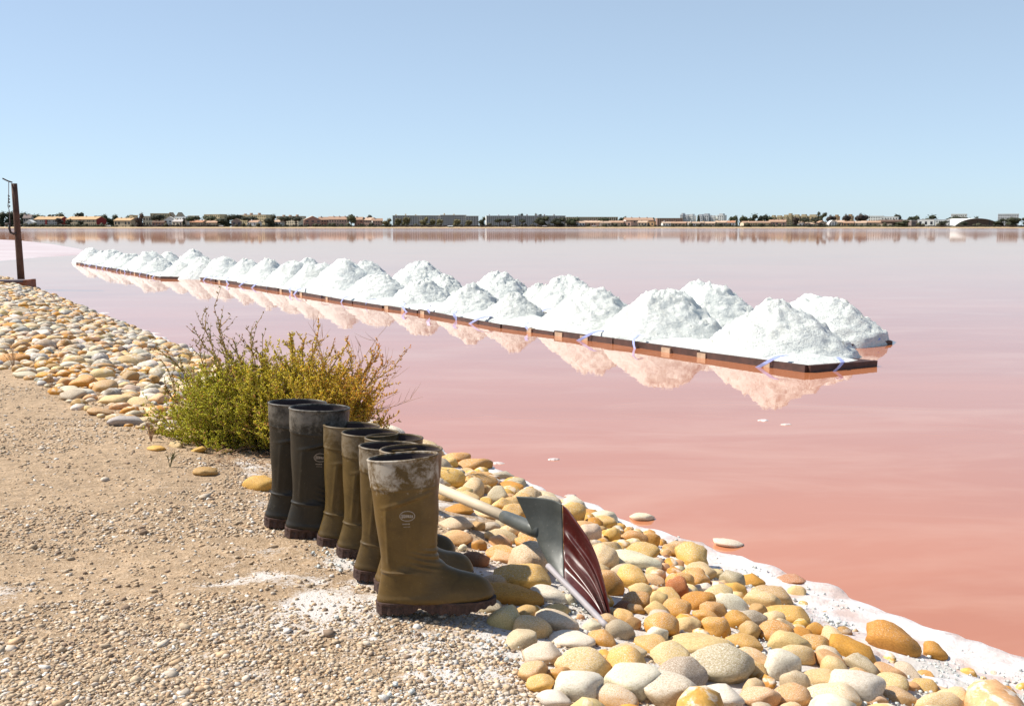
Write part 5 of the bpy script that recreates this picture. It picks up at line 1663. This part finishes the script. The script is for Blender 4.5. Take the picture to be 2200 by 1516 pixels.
boots = [  # heel px, py (ground contact), yaw, pitch (toe down +), roll, scale, colour, stain, side, label
    (574, 1130, 12, 5, 0, 1.07, DARK, .22, 1, 'dark green black rubber boot at the far left end of the row'),
    (618, 1153, 12, 5, 0, 1.08, DARK, .28, -1, 'dark green black rubber boot, second from the left, facing its olive neighbour'),
    (687, 1172, 14, 6, -1, 0.985, OLV, .15, 1, 'olive boot right of the dark pair, with a wide open rim'),
    (729, 1194, 13, 5, 1, 0.985, OLV, .2, -1, 'olive boot in the middle with a salt speckled seam'),
    (778, 1212, 14, 5, 0, 0.985, OLV2, .12, 1, 'olive boot mostly hidden, only its rim and shaft top showing behind the others'),
    (766, 1243, 13, 5, 0, 0.985, OLV2, .35, -1, 'olive boot left of the front pair, whitish salt down its back'),
    (813, 1274, 30, 5, 0, 1.01, BRN, .3, 1, 'brown olive boot behind the front boot with its dark toe turned away'),
    (818, 1316, 2, -1.5, -3, 1.03, BRN, .8, -1, 'front olive brown boot in side view with white oval mark and salt stained cuff'),
]
def rot_boot(yaw, pitch, roll):
    return (Matrix.Rotation(R(yaw), 3, 'Z') @ Matrix.Rotation(R(pitch), 3, 'Y') @ Matrix.Rotation(R(roll), 3, 'X')).to_euler()
for i, (px, py, yaw, pitch, roll, scl, c, stain, sd, lab) in enumerate(boots):
    p = ground_at(px, py)
    root = empty('rubber_boot', (p.x, p.y, p.z + 0.004))
    root.rotation_euler = rot_boot(yaw, pitch, roll)
    root.scale = (scl,) * 3
    tag(root, lab, 'boot', 'rubber boots lined up beside the stones')
    o = link('shaft', SH[sd], root); o.color = c + (stain,)
    link('lining', LI[sd], root)
    link('sole', SO[sd], root)
    if sd == -1: link('emblem', EM, root)

# ------------------------------------------------------------------ SHOVEL
def m_plastic(name, c, rough, var=.25):
    t = NT_(name)
    n1 = t.noise(18, 6, .65, t.coords()); n2 = t.noise(150, 4, .6, t.coords())
    cc = t.ramp(n1.outputs[0], [(.3, [x * (1 - var) for x in c]), (.7, [x * (1 + var) for x in c])])
    cc = t.mix(t.ramp(n2.outputs[0], [(.62, 0.0), (.75, .25)]), cc, (.4, .36, .3))
    t.set(**{'Base Color': cc, 'Roughness': t.ramp(n1.outputs[0], [(.3, rough * .8), (.7, rough * 1.25)])})
    return t.m
M['grey_plastic'] = m_plastic('grey_plastic', (.085, .090, .080), .45)
M['red_plastic'] = m_plastic('dark_red_plastic', (.062, .008, .006), .34)
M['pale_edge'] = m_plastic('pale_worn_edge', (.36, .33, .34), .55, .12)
M['handle_wood'] = plain('pale_handle_wood', (.62, .50, .35), .6, .08, 12, .1)
near_e = [(1180, 1216, 2.86), (1206, 1243, 2.79), (1238, 1275, 2.71), (1270, 1308, 2.63), (1306, 1346, 2.54)]
far_e = [(1108, 1065, 2.95), (1196, 1076, 2.91), (1245, 1127, 2.84), (1286, 1205, 2.76), (1318, 1345, 2.62)]
def lerp_list(lst, u):
    n = len(lst) - 1
    return [cr([q[k] for q in lst], u * n) for k in range(3)]
pb0 = at_y(*near_e[0])
sh_root = empty('shovel', pb0)
tag(sh_root, 'shovel with pale wooden handle, grey socket and dark red ribbed scoop lying on the stones', 'shovel')
def blade_pt(u, v, lift=0.0):
    a, b = lerp_list(near_e, u), lerp_list(far_e, u)
    px, py, yy = [a[k] + (b[k] - a[k]) * v for k in range(3)]
    dish = 0.050 * sin(pi * min(1, v * 1.0)) * (0.35 + 0.65 * smooth(0, .5, u))
    rib = 0.013 * (0.5 + 0.5 * cos(2 * pi * (v * 3.1 + .1))) ** 2 * smooth(.24, .40, u) * smooth(0.02, .12, v)
    p = at_y(px, py, yy + dish - rib)
    d = ray(px, py).normalized()
    return p + d * lift - pb0
def blade(u0, u1, nu, nv, name, mat, th=0.004):
    V_, F_ = [], []
    for lay in (0, th):
        for i in range(nu + 1):
            for j in range(nv + 1):
                V_.append(blade_pt(u0 + (u1 - u0) * i / nu, j / nv, lay))
    m, off = nv + 1, (nu + 1) * (nv + 1)
    for i in range(nu):
        for j in range(nv):
            a = i * m + j
            F_.append((a, a + 1, a + m + 1, a + m)); F_.append((off + a, off + a + m, off + a + m + 1, off + a + 1))
    for i in range(nu):
        F_.append((i * m, (i + 1) * m, off + (i + 1) * m, off + i * m)); F_.append((i * m + nv, off + i * m + nv, off + (i + 1) * m + nv, (i + 1) * m + nv))
    for j in range(nv):
        F_.append((j, off + j, off + j + 1, j + 1)); a = nu * m + j
        F_.append((a, a + 1, off + a + 1, off + a))
    me = mesh(name, V_, F_, True)
    bm = bmesh.new(); bm.from_mesh(me); bmesh.ops.recalc_face_normals(bm, faces=bm.faces); bm.to_mesh(me); bm.free()
    return link(name, me, sh_root, mat)
blade(0, .30, 14, 40, 'back_plate', M['grey_plastic'])
blade(.302, 1.0, 34, 72, 'scoop', M['red_plastic'])
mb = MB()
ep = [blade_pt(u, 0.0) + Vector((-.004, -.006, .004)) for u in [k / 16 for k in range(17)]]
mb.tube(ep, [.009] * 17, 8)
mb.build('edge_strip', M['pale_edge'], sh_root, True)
s0 = at_y(1142, 1135, 2.965) - pb0
hd = Vector((-.50, .862, -.035)).normalized()
MB().tube([s0 + hd * -.05, s0, s0 + hd * .06, s0 + hd * .135, s0 + hd * .17], [.020, .0235, .023, .0215, .0205], 16).build('socket', M['grey_plastic'], sh_root, True)
MB().tube([s0 + hd * .165, s0 + hd * .5, s0 + hd * .95, s0 + hd * .965], [.0185, .0185, .018, .012], 16).build('handle', M['handle_wood'], sh_root, True)

# ------------------------------------------------------------------ SHRUB
def m_leaflet():
    t = NT_('shrub_leaves')
    a = t.n('ShaderNodeAttribute', attribute_name='tint')
    t.set(**{'Base Color': a.outputs['Color'], 'Roughness': .6, 'Specular IOR Level': .3})
    try:
        t.b.inputs['Subsurface Weight'].default_value = 0.0
    except Exception: pass
    tr = t.n('ShaderNodeBsdfTranslucent'); t.l(a.outputs['Color'], tr.inputs[0])
    mx = t.n('ShaderNodeMixShader'); mx.inputs[0].default_value = .55
    out = t.t.nodes['Material Output']
    t.l(t.b.outputs[0], mx.inputs[1]); t.l(tr.outputs[0], mx.inputs[2]); t.l(mx.outputs[0], out.inputs[0])
    return t.m
M['leaflet'] = m_leaflet()
M['twig'] = plain('brown_twigs', (.38, .26, .10), .85, .3, 60, .2)
M['dry_twig'] = plain('dry_orange_twigs', (.34, .20, .11), .85, .3, 60, .2)
SB = ground_at(590, 962)
shrub = empty('salt_shrub', SB)
tag(shrub, 'bushy green and orange glasswort shrub growing behind the dark boots', 'shrub')
rsb = random.Random(77)
leaf_c, leaf_d, leaf_s, leaf_col = [], [], [], []
stems = MB()
SC = project(SB)[2] / FPX        # metres per photo pixel at the shrub
def loc(px, py, dy=0.0):
    """a point of the shrub from where it shows, dy metres behind the foot"""
    return at_y(px, py, SB.y + dy) - SB
def leaf_tone(p, tip):
    """green on the left and low, yellow then orange towards the right and the tips"""
    x = p.x / .58 + rsb.gauss(0, .22)
    up = p.z / .42
    k = x * .70 + up * .30 - .02 + tip * .12
    g, gy, yl, orr = (.60, .58, .07), (.78, .66, .09), (.86, .62, .10), (.80, .40, .09)
    if k < 0: c = g
    elif k < .40: c = [g[i] + (gy[i] - g[i]) * k / .40 for i in range(3)]
    elif k < .75: c = [gy[i] + (yl[i] - gy[i]) * (k - .40) / .35 for i in range(3)]
    else: c = [yl[i] + (orr[i] - yl[i]) * min(1, (k - .75) / .35) for i in range(3)]
    q = rsb.uniform(.7, 1.25)
    if rsb.random() < .10: c = (.60, .36, .14)
    return [min(.9, v * q) for v in c]
def add_leaf(p, d, s, tone):
    leaf_c.append(p); leaf_d.append(d); leaf_s.append(s); leaf_col.append(tone)
def twig(p0, d, L, r0, leafy=1.0, depth=0, mbx=None, tone=None):
    n = max(3, int(L / .035))
    pts_, p, dd = [p0.copy()], p0.copy(), d.normalized()
    for i in range(n):
        dd = (dd + Vector((rsb.gauss(0, .14), rsb.gauss(0, .14), rsb.gauss(.06, .10)))).normalized()
        p = p + dd * (L / n)
        pts_.append(p.copy())
        if depth == 0 and i > 0 and i < n and rsb.random() < .85:
            for _ in range(rsb.choice((1, 1, 2))):
                sd = (dd * .9 + Vector((rsb.gauss(0, .6), rsb.gauss(0, .6), rsb.gauss(.25, .35)))).normalized()
                twig(p, sd, L * rsb.uniform(.18, .36), r0 * .5, leafy, 1, mbx, tone)
        if leafy > 0 and (depth == 1 or i > n * .12):
            for _ in range(int(5 * leafy + rsb.random())):
                q = p - dd * (L / n) * rsb.random()
                ld = (dd * .7 + Vector((rsb.gauss(0, .6), rsb.gauss(0, .6), rsb.gauss(.2, .5)))).normalized()
                add_leaf(q, ld, rsb.uniform(.009, .021), tone(q) if tone else leaf_tone(q, i / n))
    (mbx or stems).tube(pts_, [r0 * (1 - .7 * i / n) for i in range(n + 1)], 4, False)
for i in range(330):
    a = rsb.uniform(0, 2 * pi); q = sqrt(rsb.random())
    base = Vector((.30 * q * cos(a), .17 * q * sin(a), -.01 + .02 * rsb.random()))
    d = Vector((cos(a) * q * 1.25 + rsb.gauss(0, .25), sin(a) * q * .65 + rsb.gauss(0, .2), rsb.uniform(.45, 1.1)))
    k = 1 - .25 * q
    twig(base, d, rsb.uniform(.22, .47) * k, .0019, 1.0)
for i in range(130):
    a = rsb.uniform(0, 2 * pi); q = sqrt(rsb.random())
    base = Vector((.34 * q * cos(a) + .04, .15 * q * sin(a), .02))
    d = Vector((cos(a) * q * .75 + rsb.gauss(0, .2), sin(a) * q * .4 + rsb.gauss(0, .15), rsb.uniform(.9, 1.3)))
    twig(base, d, rsb.uniform(.34, .47) * (1 - .2 * q), .0018, 1.5)
# low skirt of foliage
for i in range(120):
    a = rsb.uniform(0, 2 * pi)
    base = Vector((.32 * cos(a) * rsb.uniform(.3, 1), .2 * sin(a) * rsb.uniform(.3, 1), .0))
    d = Vector((cos(a) * 1.0, sin(a) * .6, rsb.uniform(.12, .5)))
    twig(base, d, rsb.uniform(.16, .32), .0022, 1.5)
# long sprigs that stand out of the crown
sprig_tone = lambda q: [v * rsb.uniform(.7, 1.2) for v in ((.36, .29, .07) if rsb.random() < .7 else (.44, .26, .10))]
for (x0, y0, x1, y1, lf, nn) in ((505, 840, 410, 686, .45, 3), (520, 830, 470, 700, .4, 2), (530, 850, 505, 720, .35, 2), (540, 850, 578, 706, .5, 3), (635, 800, 632, 728, .9, 3), (660, 790, 672, 712, .9, 3), (415, 850, 350, 735, .3, 1), (450, 860, 385, 760, .5, 2),
                                 (700, 800, 727, 742, .8, 2), (760, 830, 800, 760, .7, 3), (770, 850, 846, 778, .6, 3), (400, 880, 335, 850, .6, 3), (395, 920, 335, 905, .5, 2)):
    for k in range(nn):
        mb = MB()
        p0, p1 = loc(x0 + rsb.uniform(-12, 12), y0, rsb.uniform(-.1, .1)), loc(x1 + rsb.uniform(-9, 9), y1 + rsb.uniform(0, 14) * k, rsb.uniform(-.1, .1))
        n0 = len(leaf_c)
        twig(p0, p1 - p0, (p1 - p0).length, .0042, lf, 0, mb, sprig_tone if x0 < 600 else None)
        mb.build('sprig', M['twig'], shrub)
for (x0, y0, x1, y1) in ((760, 890, 905, 855), (750, 880, 880, 905), (740, 860, 850, 770), (730, 850, 825, 720), (690, 800, 692, 680), (740, 900, 870, 890), (720, 870, 795, 750), (760, 900, 860, 925), (700, 830, 752, 720), (780, 880, 862, 870)):
    for k in range(1):
        mb = MB()
        p0, p1 = loc(x0 + rsb.uniform(-10, 10), y0, rsb.uniform(-.1, .1)), loc(x1 + rsb.uniform(-12, 6), y1 + rsb.uniform(-8, 8), rsb.uniform(-.1, .1))
        twig(p0, p1 - p0, (p1 - p0).length, .0022, 0, 0, mb)
        mb.build('bare_twig', M['dry_twig'], shrub)
# dry litter of twigs round the foot
mb = MB()
for i in range(170):
    p = loc(rsb.uniform(430, 640), rsb.uniform(925, 1005), 0); g = SB + p
    gp = ground_at(*project(g)[:2]); gp = gp - SB
    a = rsb.uniform(0, 6.28); L = rsb.uniform(.03, .10)
    e = gp + Vector((cos(a) * L, sin(a) * L, rsb.uniform(0, .03)))
    mb.tube([gp + Vector((0, 0, .004)), (gp + e) / 2 + Vector((0, 0, .012)), e], .0014, 3, False)
lo = mb.build('dry_litter', M['dry_twig'], shrub); lo['kind'] = 'stuff'
stems.build('stem', M['twig'], shrub)['kind'] = 'stuff'
Pc = np.array([p[:] for p in leaf_c]); Dc = np.array([p[:] for p in leaf_d]); Sc = np.array(leaf_s); Kc = np.array(leaf_col)
up = np.cross(Dc, rng.normal(size=Dc.shape)); up /= np.linalg.norm(up, axis=1, keepdims=True)
sd_ = np.cross(Dc, up)
w = Sc[:, None] * .17
Vl = np.stack([Pc, Pc + Dc * Sc[:, None] * .45 + up * w, Pc + Dc * Sc[:, None] * .45 + sd_ * w, Pc + Dc * Sc[:, None] * .45 - up * w, Pc + Dc * Sc[:, None] * .45 - sd_ * w, Pc + Dc * Sc[:, None]], 1).reshape(-1, 3)
Fb = np.array([(0, 2, 1), (0, 3, 2), (0, 4, 3), (0, 1, 4), (5, 1, 2), (5, 2, 3), (5, 3, 4), (5, 4, 1)])
Fl = (Fb[None] + (np.arange(len(Pc)) * 6)[:, None, None]).reshape(-1, 3)
fo = link('foliage', np_mesh('foliage', Vl, Fl, np.repeat(Kc, 6, 0)), shrub, M['leaflet'])
fo['kind'] = 'stuff'
print('leaflets', len(Pc))

# small weeds on the track
def weed(px, py, n, h, c, label):
    p = ground_at(px, py); root = None
    mb = MB()
    for k in range(n):
        a = rsb.uniform(0, 6.28)
        e = Vector((cos(a) * h * .5 * rsb.random(), sin(a) * h * .3 * rsb.random(), h * rsb.uniform(.5, 1)))
        mb.tube([(0, 0, -.005), e * .5 + Vector((0, 0, .01)), e], [.0016, .0013, .0005], 3, False)
        for q in range(3):
            s_ = e * rsb.uniform(.4, .9)
            mb.tube([s_, s_ + Vector((rsb.gauss(0, .012), rsb.gauss(0, .012), .016))], [.0015, .0005], 3, False)
    o = mb.build('weed', c); o.location = p
    return tag(o, label, 'weed')
M['weed'] = plain('weed_green', (.12, .115, .04), .8, .3, 60, 0)
weed(365, 1002, 9, .07, M['weed'], 'small green weed on the gravel below the shrub')
weed(30, 792, 12, .22, M['dry_twig'], 'dry grass tuft before the big ochre stone at the far left')
weed(112, 838, 8, .12, M['dry_twig'], 'thin dry grass blades among the left stones')
weed(325, 948, 10, .12, M['dry_twig'], 'dry grass tuft at the left foot of the shrub')
